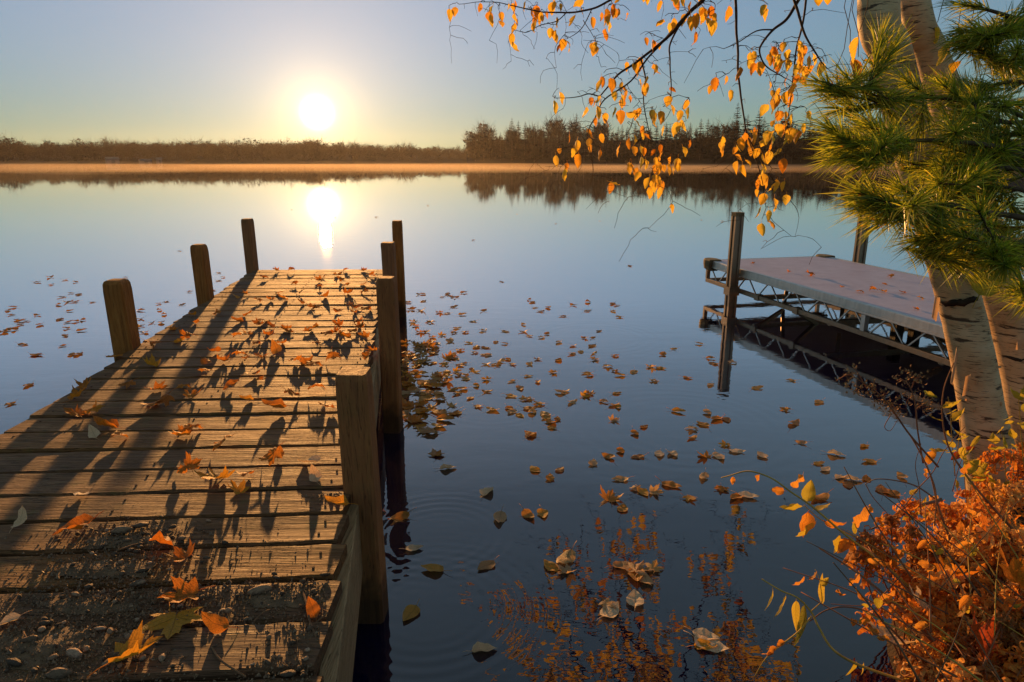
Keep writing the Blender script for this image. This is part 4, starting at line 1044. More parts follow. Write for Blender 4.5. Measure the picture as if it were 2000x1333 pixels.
bough([(2120, 180, 2.4), (1990, 160, 2.4), (1900, 175, 2.4)], around(1900, 190, 2.38, 8, 50, 35), 60)
bough([(2120, 310, 2.3), (1990, 290, 2.3), (1900, 300, 2.3)], around(1930, 310, 2.28, 12, 50, 45), 70)
bough([(2110, 390, 2.2), (1990, 370, 2.2), (1910, 360, 2.2)], around(1940, 380, 2.18, 11, 50, 35), 68)
bough([(2110, 60, 2.5), (2000, 40, 2.5), (1930, 20, 2.5), (1880, 10, 2.5)], [(1880, 60, 2.5), (1895, 90, 2.5)] + around(1950, 50, 2.48, 9, 35, 30), 60)
bough([(2110, 150, 2.5), (2010, 130, 2.5), (1930, 105, 2.5), (1890, 90, 2.5)], around(1960, 115, 2.48, 10, 38, 28), 60)
bough([(2090, 560, 1.95), (2040, 570, 1.95), (1995, 560, 1.95)], around(1998, 560, 1.95, 3, 10, 15), 60)
bough([(2120, 350, 2.25), (1980, 330, 2.2), (1880, 320, 2.2), (1810, 330, 2.2)], around(1830, 320, 2.2, 9, 45, 30), 65)
bough([(2120, 230, 2.35), (1980, 240, 2.3), (1880, 230, 2.3)], around(1860, 240, 2.3, 8, 45, 30), 60)

# ------------------------------------------------------------------ gravel, sand and twigs on the near planks
rg = random.Random(31)
t = NT('lake pebble'); 
c_ = t.ramp(t.math('FRACT', t.math('MULTIPLY', t.rnd, 5.77)), [(0, (.05, .035, .025)), (.3, (.14, .085, .05)), (.55, (.07, .045, .03)), (.8, (.30, .19, .115)), (1, (.42, .28, .19))])
n_ = t.noise(t.obj, 3.0, 4)
M_pebble = t.done(t.bsdf(t.mix(t.ramp(n_, [(.4, 0.0), (.7, .5)]), c_, (.05, .03, .018)), .68, t.bump(n_, .4, .05), .3))
t = NT('grit'); n_ = t.noise(t.pos, 240, 2); n2_ = t.noise(t.pos, 30, 3)
M_grit = t.done(t.bsdf(t.ramp(n_, [(.3, (.05, .03, .018)), (.5, (.15, .09, .05)), (.7, (.36, .22, .12))]), .55, None, .45))
t = NT('damp sand'); n_ = t.noise(t.pos, 320, 3); n2_ = t.noise(t.pos, 22, 4)
M_sand = t.done(t.bsdf(t.mix(t.ramp(n2_, [(.35, 0.0), (.65, 1.0)]), (.10, .06, .03), (.20, .12, .062)), .75, t.bump(t.math('ADD', n_, n2_), .9, .006), .35))
def pebble_mesh(r):
    V, Fc = [], []
    n, m = 10, 6; a, b_, c = r.uniform(.8, 1.2), r.uniform(.55, .9), r.uniform(.4, .65); ph = r.uniform(0, 40)
    for i in range(m+1):
        th = math.pi*i/m
        for j in range(n):
            f = 2*math.pi*j/n; d = Vector((math.sin(th)*math.cos(f), math.sin(th)*math.sin(f), math.cos(th)))
            k = 1 + .32*noise.noise(d*1.2 + Vector((ph, 0, 0))) + .14*noise.noise(d*3 + Vector((0, ph, 0)))
            V.append((d.x*a*k, d.y*b_*k, (d.z*k + .92)*c))
    for i in range(m):
        for j in range(n): Fc.append((i*n+j, (i+1)*n+j, (i+1)*n+(j+1) % n, i*n+(j+1) % n))
    mb_ = MB(); mb_.add(V, Fc); return mb_.mesh('pebble', M_pebble, True)
PEB = [pebble_mesh(rg) for _ in range(9)]
def plank_top(x, y): return DECK + .002
HEAPS = [   # px, py, spread x, spread y (m), pebbles, grit, where
 (235, 1050, .085, .05, 16, 420, 'in the small heap left of centre'), (205, 1110, .085, .05, 12, 500, 'on the plank below the small heap'), (200, 1175, .12, .04, 10, 420, 'along the sandy plank'),
 (95, 1255, .12, .07, 18, 1100, 'in the heap at the lower left corner'), (180, 1300, .11, .05, 14, 650, 'by the bottom edge, left of the golden leaf'), (545, 1160, .10, .03, 9, 380, 'on the right plank ends by the twigs'),
 (590, 1235, .07, .03, 6, 250, 'at the right plank ends'), (560, 1300, .06, .04, 7, 250, 'at the bottom edge near the right plank ends'), (350, 1185, .12, .05, 4, 350, 'between the maple leaves'), (650, 970, .03, .012, 3, 60, 'on moss beside the closest post'), (400, 1075, .12, .06, 8, 60, 'scattered right of the small heap'), (470, 1240, .15, .05, 6, 120, 'scattered near the bottom of the dock')]
gritmb = MB()
for px, py, sx, sy, npb, ngr, where in HEAPS:
    c = on_plane(px, py, DECK)
    for k in range(int(npb*2.2)):
        x, y = c.x + rg.gauss(0, sx), c.y + rg.gauss(0, sy)
        s_ = rg.choice((.0035, .0045, .0055, .007, .008, .010)) * rg.uniform(.8, 1.15)
        if x > dock_right(y) - .02: x = dock_right(y) - .03
        tag(put('pebble', PEB[rg.randrange(9)], None, (x, y, DECK - .0012 + (rg.uniform(.001, .006) if ngr > 240 else 0)), (rg.uniform(-.2,.2), rg.uniform(-.2,.2), rg.uniform(0, 6.28)), s_), 'small stone %s' % where, 'pebble', 'pebbles ' + where)
    for k in range(int(ngr*2.2)):
        x, y = c.x + rg.gauss(0, sx*1.15), c.y + rg.gauss(0, sy*1.1)
        if x > dock_right(y) - .01: continue
        s_ = abs(rg.gauss(.0012, .0019)) + .0007
        q = len(gritmb.v); z = DECK - .001 + (rg.uniform(0, .009)*math.exp(-((x-c.x)/(sx*1.3))**2 - ((y-c.y)/(sy*1.3))**2) if ngr > 240 else 0)
        a = rg.uniform(0, 6.28)
        for m_ in range(3): gritmb.v.append((x + math.cos(a + m_*2.1)*s_*rg.uniform(.7,1.3), y + math.sin(a + m_*2.1)*s_*rg.uniform(.7,1.3), z))
        gritmb.v.append((x + rg.gauss(0,.3)*s_, y + rg.gauss(0,.3)*s_, z + s_*1.3))
        gritmb.f += [(q, q+1, q+3), (q+1, q+2, q+3), (q+2, q, q+3)]; gritmb.m += [0, 0, 0]
tag(gritmb.build('grit', M_grit), 'fine dark grit strewn over the near dock planks', 'grit', kind='stuff')
for px, py, sc, lb in ((240, 1041, .030, 'long brown stone lying in the small heap of gravel'), (275, 1030, .024, 'second long stone touching the brown one in the heap'), (250, 1060, .017, 'rounded brown stone under the long ones in the heap'), (508, 1157, .026, 'rough sandstone lump on the right of the dock'), (147, 1285, .026, 'rounded tan stone near the bottom of the dock, left'), (118, 1322, .028, 'large smooth stone at the very bottom of the dock'), (564, 1320, .018, 'pale pink round stone at the bottom near the plank ends'), (197, 1232, .016, 'tan stone wedged in the plank gap'), (280, 1118, .015, 'dark round stone on the plank under the heap'), (270, 1143, .018, 'flat grey stone at the plank edge'), (405, 1093, .014, 'dark wedge-shaped stone right of the folded leaf'), (542, 1132, .013, 'grey flat stone at a plank gap on the right'), (635, 1126, .016, 'pinkish stone in the corner by the side beam'), (90, 1222, .018, 'sand-coated stone at the left heap'), (60, 1255, .022, 'wet black lump in the lower left heap'), (30, 1300, .024, 'dark stone in the lower left corner')):
    p = on_plane(px, py, DECK)
    tag(put('stone', PEB[rg.randrange(9)], None, (p.x, p.y, DECK + .001), (0, 0, rg.uniform(-.4, .6)), (sc*.95, sc*.62, sc*.66)), lb, 'stone')
def sand_sheet(px, py, rx, ry, hgt, lb):
    c = on_plane(px, py, DECK); n = 34; b = MB(); idx = {}
    for j in range(n+1):
        for i in range(n+1):
            u, v = i/n*2-1, j/n*2-1; x, y = c.x + u*rx, c.y + v*ry
            d = 1 - math.hypot(u, v)*1.15 + .55*noise.noise((x*14, y*14, 1)) + .3*noise.noise((x*45, y*45, 3))
            if x > dock_right(y) - .015: d = -1
            b.v.append((x, y, DECK + .0012 + hgt*min(1, max(-.6, d)) + .0012*noise.noise((x*130, y*130, 0))))
            idx[i, j] = d
    for j in range(n):
        for i in range(n):
            if max(idx[i,j], idx[i+1,j], idx[i+1,j+1], idx[i,j+1]) > -.1:
                a = j*(n+1)+i; b.f.append((a, a+1, a+n+2, a+n+1)); b.m.append(0)
    tag(b.build('sand_patch', M_sand, smooth=True), lb, 'sand', kind='stuff')
sand_sheet(205, 1115, .12, .045, .005, 'thin damp sand on the plank below the gravel heap')
sand_sheet(170, 1185, .12, .03, .004, 'damp sand along the sandy plank')
sand_sheet(95, 1265, .15, .07, .007, 'sand under the heap at the lower left corner of the dock')
sand_sheet(560, 1170, .10, .035, .005, 'sand on the right plank ends by the twigs')
sand_sheet(590, 1245, .07, .04, .004, 'sand at the right plank ends further down')
sand_sheet(235, 1060, .09, .035, .005, 'sand beneath the small heap of gravel')
M_stick = simple_material('dry twig', (.16, .085, .045), scale=40, var=.4, bump=.002)
for pts, r0, lb in (([(590, 1150), (600, 1185), (605, 1215), (618, 1243)], .0028, 'straight brown twig across the right plank ends'), ([(413, 1262), (430, 1290), (455, 1308), (480, 1320)], .0024, 'curved thin twig near the bottom middle of the dock'), ([(222, 1077), (255, 1068), (284, 1058)], .002, 'tan twig stuck in the gravel heap'), ([(495, 1212), (515, 1198), (530, 1188)], .0018, 'short bent twig left of the sand at the plank ends'), ([(618, 1213), (632, 1205), (640, 1197), (632, 1190)], .002, 'hooked pale twig at the right plank ends'), ([(45, 1230), (50, 1245), (60, 1252)], .002, 'small forked twig in the lower left heap')):
    P = [on_plane(x, y, DECK + .006) for x, y in pts]
    for i, p in enumerate(P): p.z = DECK + .003 + .006*math.sin(math.pi*i/(len(P)-1))
    b = MB(); b.tube(smooth_line(P, 4), r0, 5); tag(b.build('twig', M_stick), lb, 'twig')

# ------------------------------------------------------------------ dry ferns and weeds on the bank
M_fern = leaf_material('dry curled fern', [(0, (.60, .20, .03)), (.4, (.78, .32, .05)), (.7, (.50, .15, .025)), (1, (.78, .42, .11))], trans=.45, dark=(.25, .08, .015), spot=.45, veins=False)
M_fern2 = leaf_material('pale dry fern', [(0, (.70, .36, .09)), (1, (.80, .48, .16))], trans=.45, dark=(.38, .13, .03), spot=.45, veins=False)
M_fern3 = leaf_material('dark brown fern', [(0, (.30, .11, .03)), (1, (.42, .18, .05))], trans=.35, dark=(.14, .05, .015), spot=.5, veins=False)
M_stemr = simple_material('reddish stem', (.26, .10, .045), scale=20, var=.35)
M_stemy = simple_material('yellow vine stem', (.46, .29, .06), scale=15, var=.3)
M_weed = leaf_material('yellow green weed leaf', [(0, (.42, .36, .04)), (.5, (.55, .42, .06)), (1, (.34, .33, .05))], trans=.5, dark=(.3,.2,.03), spot=.3)
M_red = leaf_material('deep red leaf', [(0, (.42, .06, .015)), (1, (.46, .09, .02))], trans=.4, dark=(.12,.02,.01))
rf = random.Random(41)
def curl_ribbon(mb_, p, d, up, L_, w, turns, n=6):
    """a dry leaflet rolled up toward its tip"""
    d = d.normalized(); s_ = d.cross(up); s_ = s_.normalized() if s_.length > 1e-5 else d.orthogonal(); u = s_.cross(d)
    k = len(mb_.v); pos = p.copy(); a = 0.0
    for i in range(n+1):
        t = i/n; ww = w*(1 - .75*t)*(.5 + .5*min(1, t*5))
        e = .25*w*math.sin(i*2.3)
        mb_.v += [tuple(pos - s_*ww + u*e), tuple(pos + s_*ww - u*e*.5)]
        a = turns*2*math.pi*t**1.6
        pos = pos + (d*math.cos(a) + u*math.sin(a))*(L_/n)
    for i in range(n):
        mb_.f.append((k+2*i, k+2*i+1, k+2*i+3, k+2*i+2)); mb_.m.append(0)
def fern(px, py, Y, h, label, mat, lean=(0, 0), fronds=4, group=None):
    """a clump of collapsed fronds whose middle shows at px, py"""
    top = at_depth(px, py, Y); base = Vector((top.x + lean[0], top.y + lean[1], bank_z(top.x + lean[0], top.y + lean[1])))
    o = tag(empty('dry_fern', base), label, 'fern', group)
    for k in range(fronds):
        a = rf.uniform(0, 6.28); reach = h*rf.uniform(.4, .9)
        tip = top + Vector((math.cos(a)*reach*.6, math.sin(a)*reach*.5, rf.uniform(-.4, .25)*h))
        mid = lerp(base, tip, .5) + Vector((rf.gauss(0,.03), rf.gauss(0,.03), h*.35))
        P = smooth_line([base, mid, tip, tip + Vector((math.cos(a)*.06, math.sin(a)*.06, -.05))], 7)
        st = MB(); st.tube([p - base for p in P], [lerp(.0032, .0012, i/(len(P)-1)) for i in range(len(P))], 4)
        so = st.build('frond_stem', M_stemr, o)
        lf = MB()
        for i in range(5, len(P)-1):
            t = (P[i+1] - P[i-1]).normalized()
            for s_ in (-1, 1):
                for q in range(1 if rf.random() < .8 else 2):
                    side = t.cross(Vector((0, 0, 1))).normalized()*s_
                    d = (side + t*rf.uniform(-.1, .7) + Vector((rf.gauss(0,.4), rf.gauss(0,.4), rf.gauss(0, .45))))
                    curl_ribbon(lf, P[i] - base + t*q*.01, d, Vector((rf.gauss(0,.6), rf.gauss(0,.6), -1 if rf.random() < .7 else 1)), rf.uniform(.035, .075), rf.uniform(.0045, .010), rf.uniform(.4, 1.15))
                    # small teeth along the leaflet
                    if rf.random() < .55: curl_ribbon(lf, P[i] - base + d.normalized()*.015, d + Vector((rf.gauss(0,.9), rf.gauss(0,.9), rf.gauss(0,.9))), Vector((0, 0, 1)), rf.uniform(.012, .03), rf.uniform(.003, .006), rf.uniform(.3, .9), 4)
        tag(lf.build('leaflets', mat, so), kind='stuff')
FERNS = [(1670, 1030, 1.95), (1760, 1000, 2.05), (1800, 1030, 2.0), (1700, 1120, 1.8), (1760, 1110, 1.8), (1820, 1090, 1.85), (1790, 1160, 1.7), (1850, 1010, 2.1), (1880, 1060, 1.9), (1940, 1000, 2.05), (1990, 960, 2.1), (1930, 1080, 1.8), (1990, 1060, 1.8), (1840, 1200, 1.6), (1960, 1150, 1.65), (1830, 1270, 1.5), (1880, 1310, 1.42), (1990, 1220, 1.55), (1850, 1340, 1.38), (1960, 1330, 1.38), (2010, 1300, 1.42), (1990, 880, 2.25), (1900, 960, 2.25), (1920, 1200, 1.55), (1790, 1230, 1.55), (1830, 1140, 1.75)]
def fern_place(px, py):
    if py < 1020 and px > 1880: return 'dry orange fern clump under the birch trunks'
    if px < 1740: return 'curled brown fern reaching farthest left over the water'
    if py < 1130: return 'curled orange fern on the upper part of the bank' if px < 1860 else 'curled orange fern at the right edge below the birch'
    if px < 1870: return 'curled orange fern along the water side of the bank, lower right'
    return 'curled orange fern filling the lower right corner'
for px, py, Y in FERNS:
    px += 65*max(0, min(1, (1880-px)/60))
    fm = rf.choice((M_fern, M_fern, M_fern2, M_fern3)); lb = fern_place(px, py).replace('orange', {M_fern: 'orange', M_fern2: 'pale tan', M_fern3: 'dark brown'}[fm])
    fern(px, py, Y, rf.uniform(.16, .26), lb, fm, (rf.uniform(.02, .12), rf.uniform(-.06, .06)), rf.choice((4, 5)), 'ferns: ' + lb)
# crumpled litter under the ferns
lit = MB()
for _ in range(1500):
    x, y = rf.uniform(1.0, 2.6), rf.uniform(1.0, 2.6)
    if shore_dist(x, y) < .02: continue
    curl_ribbon(lit, Vector((x, y, bank_z(x, y) + rf.uniform(0, .03))), Vector((rf.gauss(0,1), rf.gauss(0,1), abs(rf.gauss(0,.6)))), Vector((rf.gauss(0,1), rf.gauss(0,1), 1)), rf.uniform(.02, .05), rf.uniform(.004, .012), rf.uniform(.1, .8), 4)
tag(lit.build('leaf_litter', M_fern), 'crumpled brown leaf litter covering the bank', 'litter', kind='stuff')

def zq(L, s_=2.666, ox=1300, oy=833): return [(ox + x/s_, oy + y/s_) for x, y in L]
lance = make_leaf('leaf', ovate_flat(.13, .0, 13), M_weed, rf, .35, .3, 0, .15, stem=.06, drop=False)
lance2 = make_leaf('leaf', ovate_flat(.17, .0, 13), M_weed, rf, .7, .5, 0, .25, stem=.06, drop=False)
M_dryleaf = leaf_material('dry bramble leaf', [(0, (.62, .24, .04)), (1, (.74, .36, .06))], trans=.5)
dryl = [make_leaf('leaf', OF, M_dryleaf, rf, 1.3, .6, 0, .6, stem=.15, drop=False) for _ in range(3)]
yl = [make_leaf('leaf', OF, M_weed, rf, .9, .5, 0, .4, stem=.15, drop=False) for _ in range(3)]
def plant(name, label, cat, stems, leaves, mat, group=None):
    """stems: (pixel path, Y start, Y end, radius); leaves: (px, py, Y, mesh, size, direction angle in the picture plane)"""
    p0 = at_depth(*stems[0][0][0], stems[0][1]); base = Vector((p0.x, p0.y, p0.z))
    o = tag(empty(name, base), label, cat, group)
    for path, Y0, Y1, r0 in stems:
        n = len(path); P = smooth_line([at_depth(x, y, lerp(Y0, Y1, i/(n-1))) for i, (x, y) in enumerate(path)], 6)
        b = MB(); b.tube([p - base for p in P], [lerp(r0, r0*.45, i/(len(P)-1)) for i in range(len(P))], 5); b.build('stem', mat, o, smooth=True)
    for px, py, Y, me, s_, a in leaves:
        p = at_depth(px, py, Y) - base
        lo = put('leaf', me, o)
        d = Vector((math.cos(a), rf.uniform(-.25, .25), -math.sin(a))).normalized()
        lo.matrix_local = Matrix.Translation(p) @ d.to_track_quat('Y', 'Z').to_matrix().to_4x4() @ Matrix.Rotation(rf.uniform(-1, 1) + math.pi/2*0, 4, 'Y') @ Matrix.Diagonal((s_, s_, s_, 1)) @ Matrix.Translation((0, .45, 0))
    return o
dn = math.pi/2
# the vine with lance leaves hanging over the dark water
plant('vine', 'arching yellow vine with long lance leaves over the dark water', 'vine',
 [(zq([(1330,1333),(1230,1320),(1000,1240),(870,1160),(800,1050),(760,970),(690,895),(600,855),(500,795)]), 1.5, 1.75, .0042), (zq([(760,990),(690,1070),(600,1140),(520,1210),(462,1305)]), 1.66, 1.62, .0026), (zq([(755,965),(800,925),(815,900),(800,800),(778,745)]), 1.67, 1.7, .0018)],
 [(*zq([(570,850)])[0], 1.73, lance, .085, dn*1.08), (*zq([(640,890)])[0], 1.71, lance2, .075, dn*1.25), (*zq([(675,900)])[0], 1.70, lance, .10, dn*.95), (*zq([(735,930)])[0], 1.69, lance, .125, dn*1.12), (*zq([(810,920)])[0], 1.69, lance, .095, -dn*1.05), (*zq([(1000,1235)])[0], 1.58, lance, .06, dn*1.2), (*zq([(1040,1235)])[0], 1.57, lance2, .045, dn), (*zq([(1235,1325)])[0], 1.52, lance, .06, -.6), (*zq([(620,1120)])[0], 1.63, dryl[0], .03, 2.4), (*zq([(580,1150)])[0], 1.63, dryl[1], .035, 2.2), (*zq([(550,1180)])[0], 1.63, dryl[2], .03, 2.6)], M_stemy)
plant('vine', 'thin brown vine looping back to the fern bank', 'vine', [(zq([(1400,1333),(1290,1190),(1170,1050),(1050,965),(930,940),(830,960),(750,1015)]), 1.5, 1.66, .0032), (zq([(1230,770),(1150,860),(1080,920),(1000,935),(860,925)]), 1.75, 1.72, .0022)], [], M_stemr)
# the arching bramble with orange leaves
L1 = zq([(1420,1000),(1250,820),(1100,690),(930,560),(820,465),(740,400),(650,340),(560,275),(470,240),(410,235),(340,255),(290,268)])
plant('bramble', 'long arching bramble with orange and yellow leaves over blue water', 'bramble', [(L1, 1.75, 2.15, .0040), (zq([(1450,760),(1300,680),(1150,620),(1000,580),(920,545),(800,480),(720,410)]), 1.8, 2.1, .003)],
 [(*zq([(350,260)])[0], 2.14, dryl[0], .03, dn), (*zq([(490,255)])[0], 2.12, dryl[1], .03, dn), (*zq([(610,340)])[0], 2.07, dryl[2], .05, 3.3), (*zq([(680,330)])[0], 2.07, dryl[0], .07, -1.2), (*zq([(740,390)])[0], 2.06, yl[0], .075, -1.4), (*zq([(715,430)])[0], 2.06, yl[1], .075, 3.0), (*zq([(735,440)])[0], 2.06, dryl[1], .085, 1.8), (*zq([(780,440)])[0], 2.04, yl[2], .06, -.3), (*zq([(790,520)])[0], 2.02, yl[0], .08, 2.6), (*zq([(840,520)])[0], 2.0, dryl[2], .085, .2), (*zq([(920,570)])[0], 1.98, yl[1], .07, 1.7), (*zq([(960,590)])[0], 1.96, dryl[0], .06, 2.2), (*zq([(1000,540)])[0], 1.95, dryl[1], .08, -.9), (*zq([(985,560)])[0], 1.95, yl[2], .04, -1.8), (*zq([(1090,590)])[0], 1.92, dryl[2], .085, 1.9), (*zq([(1140,650)])[0], 1.88, dryl[0], .075, 2.2), (*zq([(1180,630)])[0], 1.86, dryl[1], .07, 1.6), (*zq([(1005,600)])[0], 1.95, dryl[2], .10, 1.7), (*zq([(995,680)])[0], 1.95, dryl[1], .07, 1.6)], M_stemy)
plant('stem', 'straight reddish cane leaning out from the ferns', 'stem', [(zq([(1390,1120),(1200,930),(1000,765),(800,635)]), 1.55, 1.8, .0048)], [], M_stemr)
plant('stem', 'thin cane crossing behind the straight reddish one', 'stem', [(zq([(1560,1250),(1380,1000),(1250,840),(1100,680),(1020,620)]), 1.5, 1.8, .0042)], [], M_stemr)
plant('stem', 'upright dark cane before the birch trunk', 'stem', [(zq([(1866,600),(1700,420),(1560,250),(1470,100),(1440,-60),(1450,-200),(1500,-330)]), 1.95, 2.3, .0042)], [], M_stemr)
plant('stem', 'slanting red stem among the upper ferns', 'stem', [(zq([(1500,640),(1420,420),(1380,260),(1310,110),(1240,0),(1170,-90)]), 1.9, 2.25, .0040), (zq([(1400,520),(1405,330),(1330,140)]), 1.9, 2.0, .0022), (zq([(1240,420),(1300,340),(1390,240),(1450,130),(1560,0)]), 2.0, 2.15, .0022), (zq([(1330,470),(1320,320),(1300,200),(1330,90)]), 2.0, 2.05, .0018)], [(*zq([(1375,200)])[0], 2.1, dryl[0], .06, -1.3), (*zq([(1340,220)])[0], 2.1, dryl[1], .04, 1.3)], M_stemr)
plant('stick', 'bare grey branch poking out over the water from the bank', 'stick', [(zq([(1440,380),(1300,420),(1200,480),(1070,535)]), 2.05, 2.15, .0065), (zq([(1420,390),(1310,315),(1210,285),(1100,275),(1040,300)]), 2.1, 2.2, .0032), (zq([(1040,300),(1080,370),(1150,450),(1170,480)]), 2.2, 2.15, .002)], [], simple_material('grey branch', (.17, .12, .085), scale=25, var=.4))
# dried flower stalk in front of the metal dock reflection
M_seed = simple_material('dried flower heads', (.33, .19, .085), scale=60, var=.5)
def seedhead(name, label, stems, heads, Y):
    o = plant(name, label, 'weed', stems, [], M_stemr)
    base = o.location
    for px, py in heads:
        p = at_depth(px, py, Y) - base; b = MB()
        for k in range(16):
            c = p + Vector((rf.gauss(0,.014), rf.gauss(0,.014), rf.gauss(0,.014)))
            d = Vector((rf.gauss(0,1), rf.gauss(0,1), rf.gauss(0,1)))
            curl_ribbon(b, c, d, Vector((0,0,1)), rf.uniform(.010,.018), rf.uniform(.003,.0055), .5, 3)
        tag(b.build('seed_head', M_seed, o), kind='stuff')
def z4(L): return [(1300 + x/2.666, 350 + y/2.666) for x, y in L]
seedhead('dry_weed', 'dry weed with brown seed heads before the metal dock reflection', [(z4([(1420,1500),(1270,1330),(1180,1200),(1100,1110),(1010,1050),(950,1020),(890,1050)]), 2.05, 2.2, .0034), (z4([(1040,1080),(1000,1010),(970,970)]), 2.18, 2.2, .0018), (z4([(1150,1170),(1200,1190),(1260,1200)]), 2.15, 2.15, .0016), (z4([(1170,1230),(1140,1290),(1170,1310),(1210,1250)]), 2.1, 2.1, .0016)], z4([(980,990),(940,1035),(955,1065),(1000,1085),(1060,1075),(1085,1120),(1115,1125),(1155,1165),(1180,1200),(1200,1180),(1130,1190),(1215,1220),(1060,1100)]), 2.17)
seedhead('dry_weed', 'second dry weed with seed heads left of the birch trunk', [(z4([(1340,1480),(1310,1300),(1300,1180),(1270,1080),(1230,1045),(1205,1050)]), 2.1, 2.2, .003), (z4([(1280,1090),(1300,1040),(1325,1030)]), 2.2, 2.2, .0016), (z4([(1290,1130),(1260,1150),(1250,1190)]), 2.2, 2.2, .0016), (z4([(1305,1200),(1330,1180),(1380,1190),(1460,1190)]), 2.18, 2.15, .0016)], z4([(1215,1045),(1265,1020),(1290,1045),(1325,1035),(1250,1140),(1320,1140),(1335,1160),(1350,1200),(1390,1190)]), 2.2)
# small green-yellow plants at the trunk's foot
for k, (px, py, n, lb) in enumerate(((1855, 800, 6, 'small green sprig on the birch trunk side'), (1960, 870, 8, 'yellow leaved weed in front of the birch base, right'), (1905, 925, 12, 'yellow weed at the foot of the birch'), (1790, 1010, 8, 'pale yellow tuft at the top of the ferns'), (1990, 790, 6, 'green leaves at the right edge beside the second trunk'), (1880, 880, 10, 'mixed yellow and brown weed left of the birch foot'), (1940, 960, 10, 'yellow green undergrowth below the birch'))):
    Y = 2.2
    lv = [(px + rf.gauss(0, 20), py + rf.gauss(0, 18), Y + rf.gauss(0, .05), rf.choice(yl + [lance2]), rf.uniform(.035, .065), rf.uniform(0, 6.28)) for _ in range(n)]
    plant('weed', lb, 'weed', [([(px + 10, py + 130), (px + 4, py + 60), (px, py), (px - 4, py - 25)], Y + .02, Y, .002), ([(px + 10, py + 110), (px + 20, py + 40), (px + 18, py + 5)], Y + .02, Y, .0016)], lv, M_stemy)
plant('stem', 'red leaves on a thin stem beside the birch foot', 'stem', [([(1860, 960), (1872, 915), (1885, 880)], 2.25, 2.25, .0018)], [(1878, 885, 2.25, make_leaf('leaf', OF, M_red, rf, .4, .3, 0, .2, stem=.1, drop=False), .045, 2.4), (1886, 880, 2.25, bpy.data.meshes['leaf'] if False else make_leaf('leaf', OF, M_red, rf, .4, .3, 0, .2, stem=.1, drop=False), .035, -.3)], M_stemr)
# big fallen maple leaves caught in the ferns
mred = make_leaf('maple_leaf', MF, M_red, rf, .4, .2, 0, .4, drop=False)
mor = make_leaf('maple_leaf', MF, M_orange, rf, .4, .2, 0, .4, drop=False)
mpal = make_leaf('maple_leaf', MF, M_pale, rf, .5, .2, 0, .4, drop=False)
for px, py, Y, me, s_, rot, lb in ((1910, 1250, 1.45, mred, .17, (1.0, .3, .6), 'large deep red maple leaf caught in the ferns'), (1985, 1130, 1.6, mor, .16, (1.1, -.2, 2.0), 'large orange maple leaf at the right edge in the ferns'), (1795, 1185, 1.62, mpal, .12, (.9, .3, 1.2), 'pale pinkish leaf at the water side of the ferns'), (1740, 1250, 1.6, mpal, .14, (.35, .1, 2.2), 'pale brown maple leaf half sunk beside the bank'), (1930, 1040, 1.85, mor, .12, (.8, .2, .4), 'orange maple leaf on the upper ferns'), (1860, 1120, 1.7, mor, .11, (.9, -.3, 2.8), 'small orange maple leaf in the middle of the ferns')):
    tag(put('fallen_leaf', me, None, at_depth(px, py, Y), rot, s_), lb, 'leaf')
tag(put('fallen_leaf', make_leaf('big_leaf', ovate_flat(.42, .01, 11), M_weed, rf, .3, .2, 0, .2, drop=False), None, at_depth(1935, 545, 2.45), (1.35, .25, -1.2), .15), 'large yellow leaf wedged between the two birch trunks', 'leaf')

# bare canes and grass stalks crossing the ferns
for k in range(34):
    x0, y0 = rf.uniform(1780, 2060), rf.uniform(1120, 1380); L_ = rf.uniform(120, 380); a = rf.uniform(1.9, 2.7) if rf.random() < .75 else rf.uniform(.9, 1.8)
    x1, y1 = x0 + math.cos(a)*L_, y0 - math.sin(a)*L_*.8
    Y0 = interp(y0, [(1000, 1.95), (1340, 1.38)]) - .08; Y1 = Y0 + rf.uniform(.1, .35)
    lb = 'thin dry cane crossing the ferns in the lower right' if y0 > 1250 else 'thin dry cane rising from the upper ferns'
    cm = rf.choice((M_stemr, M_stemy, M_stick)); lb = lb.replace('thin dry', {M_stemr: 'thin reddish', M_stemy: 'thin yellow', M_stick: 'thin brown'}[cm]) + (', leaning left' if a > 2.2 else ', nearly upright')
    plant('stem', lb, 'stem', [([(x0, y0), (lerp(x0, x1, .5) + rf.uniform(-14, 14), lerp(y0, y1, .5) - rf.uniform(0, 16)), (x1, y1)], Y0, Y1, rf.uniform(.0014, .0032))], [(lerp(x0, x1, t_) , lerp(y0, y1, t_), lerp(Y0, Y1, t_), rf.choice(dryl + yl[:1]), rf.uniform(.02, .045), rf.uniform(0, 6.28)) for t_ in [rf.uniform(.3, 1) for _ in range(rf.choice((0, 1, 3, 5)))]], cm, 'canes: ' + lb)

# ------------------------------------------------------------------ the morning air over the lake
def volume_box(name, lo, hi, density, colour, aniso, label, cat):
    m = bpy.data.materials.new(name + ' air'); m.use_nodes = True
    t = m.node_tree; t.nodes.clear()
    o_ = t.nodes.new('ShaderNodeOutputMaterial'); v = t.nodes.new('ShaderNodeVolumePrincipled')
    v.inputs['Color'].default_value = (*colour, 1); v.inputs['Density'].default_value = density
    v.inputs['Anisotropy'].default_value = aniso
    t.links.new(v.outputs[0], o_.inputs['Volume'])
    b = MB(); b.box(lo, hi)
    o = b.build(name, m)
    return tag(o, label, cat, kind='stuff')
volume_box('haze', (-900, -40, -1.0), (900, 800, 27), .00010, (1, .95, .88), .6, 'thin golden morning haze over the lake', 'haze')

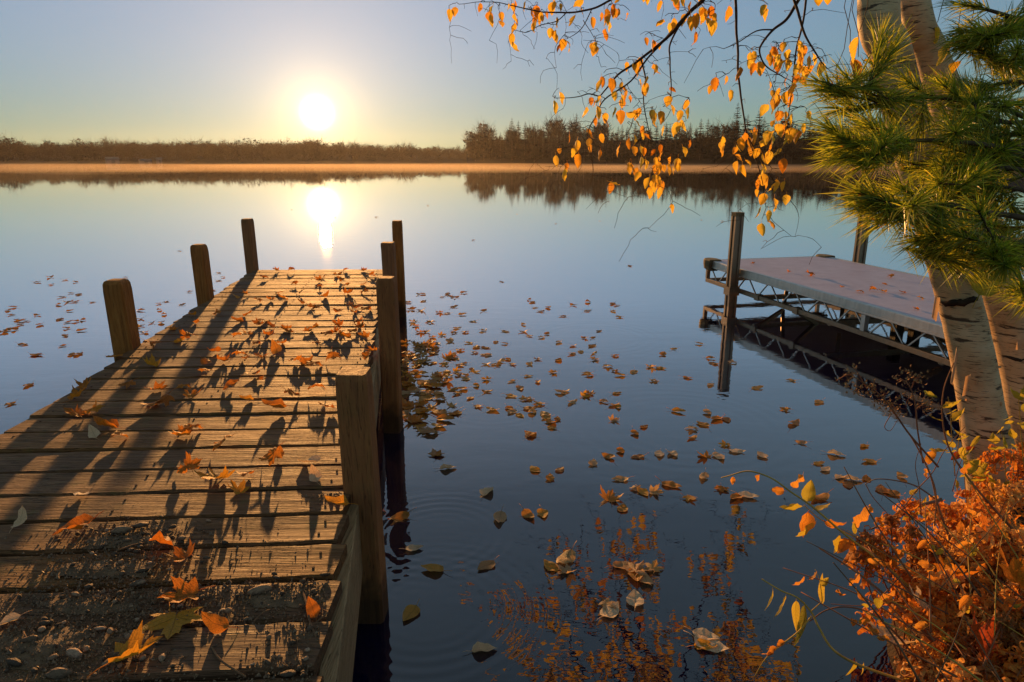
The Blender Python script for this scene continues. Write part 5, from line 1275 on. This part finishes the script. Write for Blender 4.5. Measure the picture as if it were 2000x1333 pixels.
# steam lying on the far water: soft flat banks
M_mist = bpy.data.materials.new('lake steam'); M_mist.use_nodes = True
mt_ = M_mist.node_tree; mt_.nodes.clear()
mo_ = mt_.nodes.new('ShaderNodeOutputMaterial'); mv_ = mt_.nodes.new('ShaderNodeVolumePrincipled')
mv_.inputs['Color'].default_value = (1, .93, .84, 1); mv_.inputs['Density'].default_value = .0022; mv_.inputs['Anisotropy'].default_value = .55
mt_.links.new(mv_.outputs[0], mo_.inputs['Volume'])
def bank_mesh(cx, cy, rx, ry, h, ph, mat=None):
    b = MB(); n, m = 40, 8
    for i in range(m+1):
        th = math.pi*i/m
        for j in range(n):
            f = 2*math.pi*j/n
            k = 1 + .30*noise.noise((math.cos(f)*1.6 + ph, math.sin(f)*1.6, 0)) + .12*noise.noise((math.cos(f)*5 + ph, math.sin(f)*5, 3))
            b.v.append((math.sin(th)*math.cos(f)*rx*k, math.sin(th)*math.sin(f)*ry*k, math.cos(th)*h))
    for i in range(m):
        for j in range(n): b.f.append((i*n+j, (i+1)*n+j, (i+1)*n+(j+1) % n, i*n+(j+1) % n)); b.m.append(0)
    o = b.build('mist_bank', mat or M_mist, loc=(cx, cy, 0)); return o
M_low = M_mist.copy(); M_low.name = 'low lake steam'
lv_ = next(n for n in M_low.node_tree.nodes if n.type == 'PRINCIPLED_VOLUME'); lv_.inputs['Density'].default_value = .0045; lv_.inputs['Color'].default_value = (.50, .39, .28, 1)
for cx, cy, rx, ry, h, ph, lb in ((-105, 150, 110, 82, .42, 1, 'low sheet of steam lying on the far water at the left'), (0, 165, 75, 98, .42, 7, 'low sheet of sunlit steam on the far water in the middle'), (85, 140, 85, 72, .45, 11, 'low sheet of steam lying before the wooded point')):
    tag(bank_mesh(cx, cy, rx, ry, h, ph, M_low), lb, 'mist', kind='stuff')
rm = random.Random(8)
for k in range(13):
    cy = rm.uniform(62, 170); cx = rm.uniform(-.75, .6)*cy
    tag(bank_mesh(cx, cy, rm.uniform(9, 26)*cy/90, rm.uniform(3, 9)*cy/90, rm.uniform(.6, 1.5), k*3.7), 'small wisp of steam drifting on the far water', 'mist', 'wisps of steam', 'stuff')
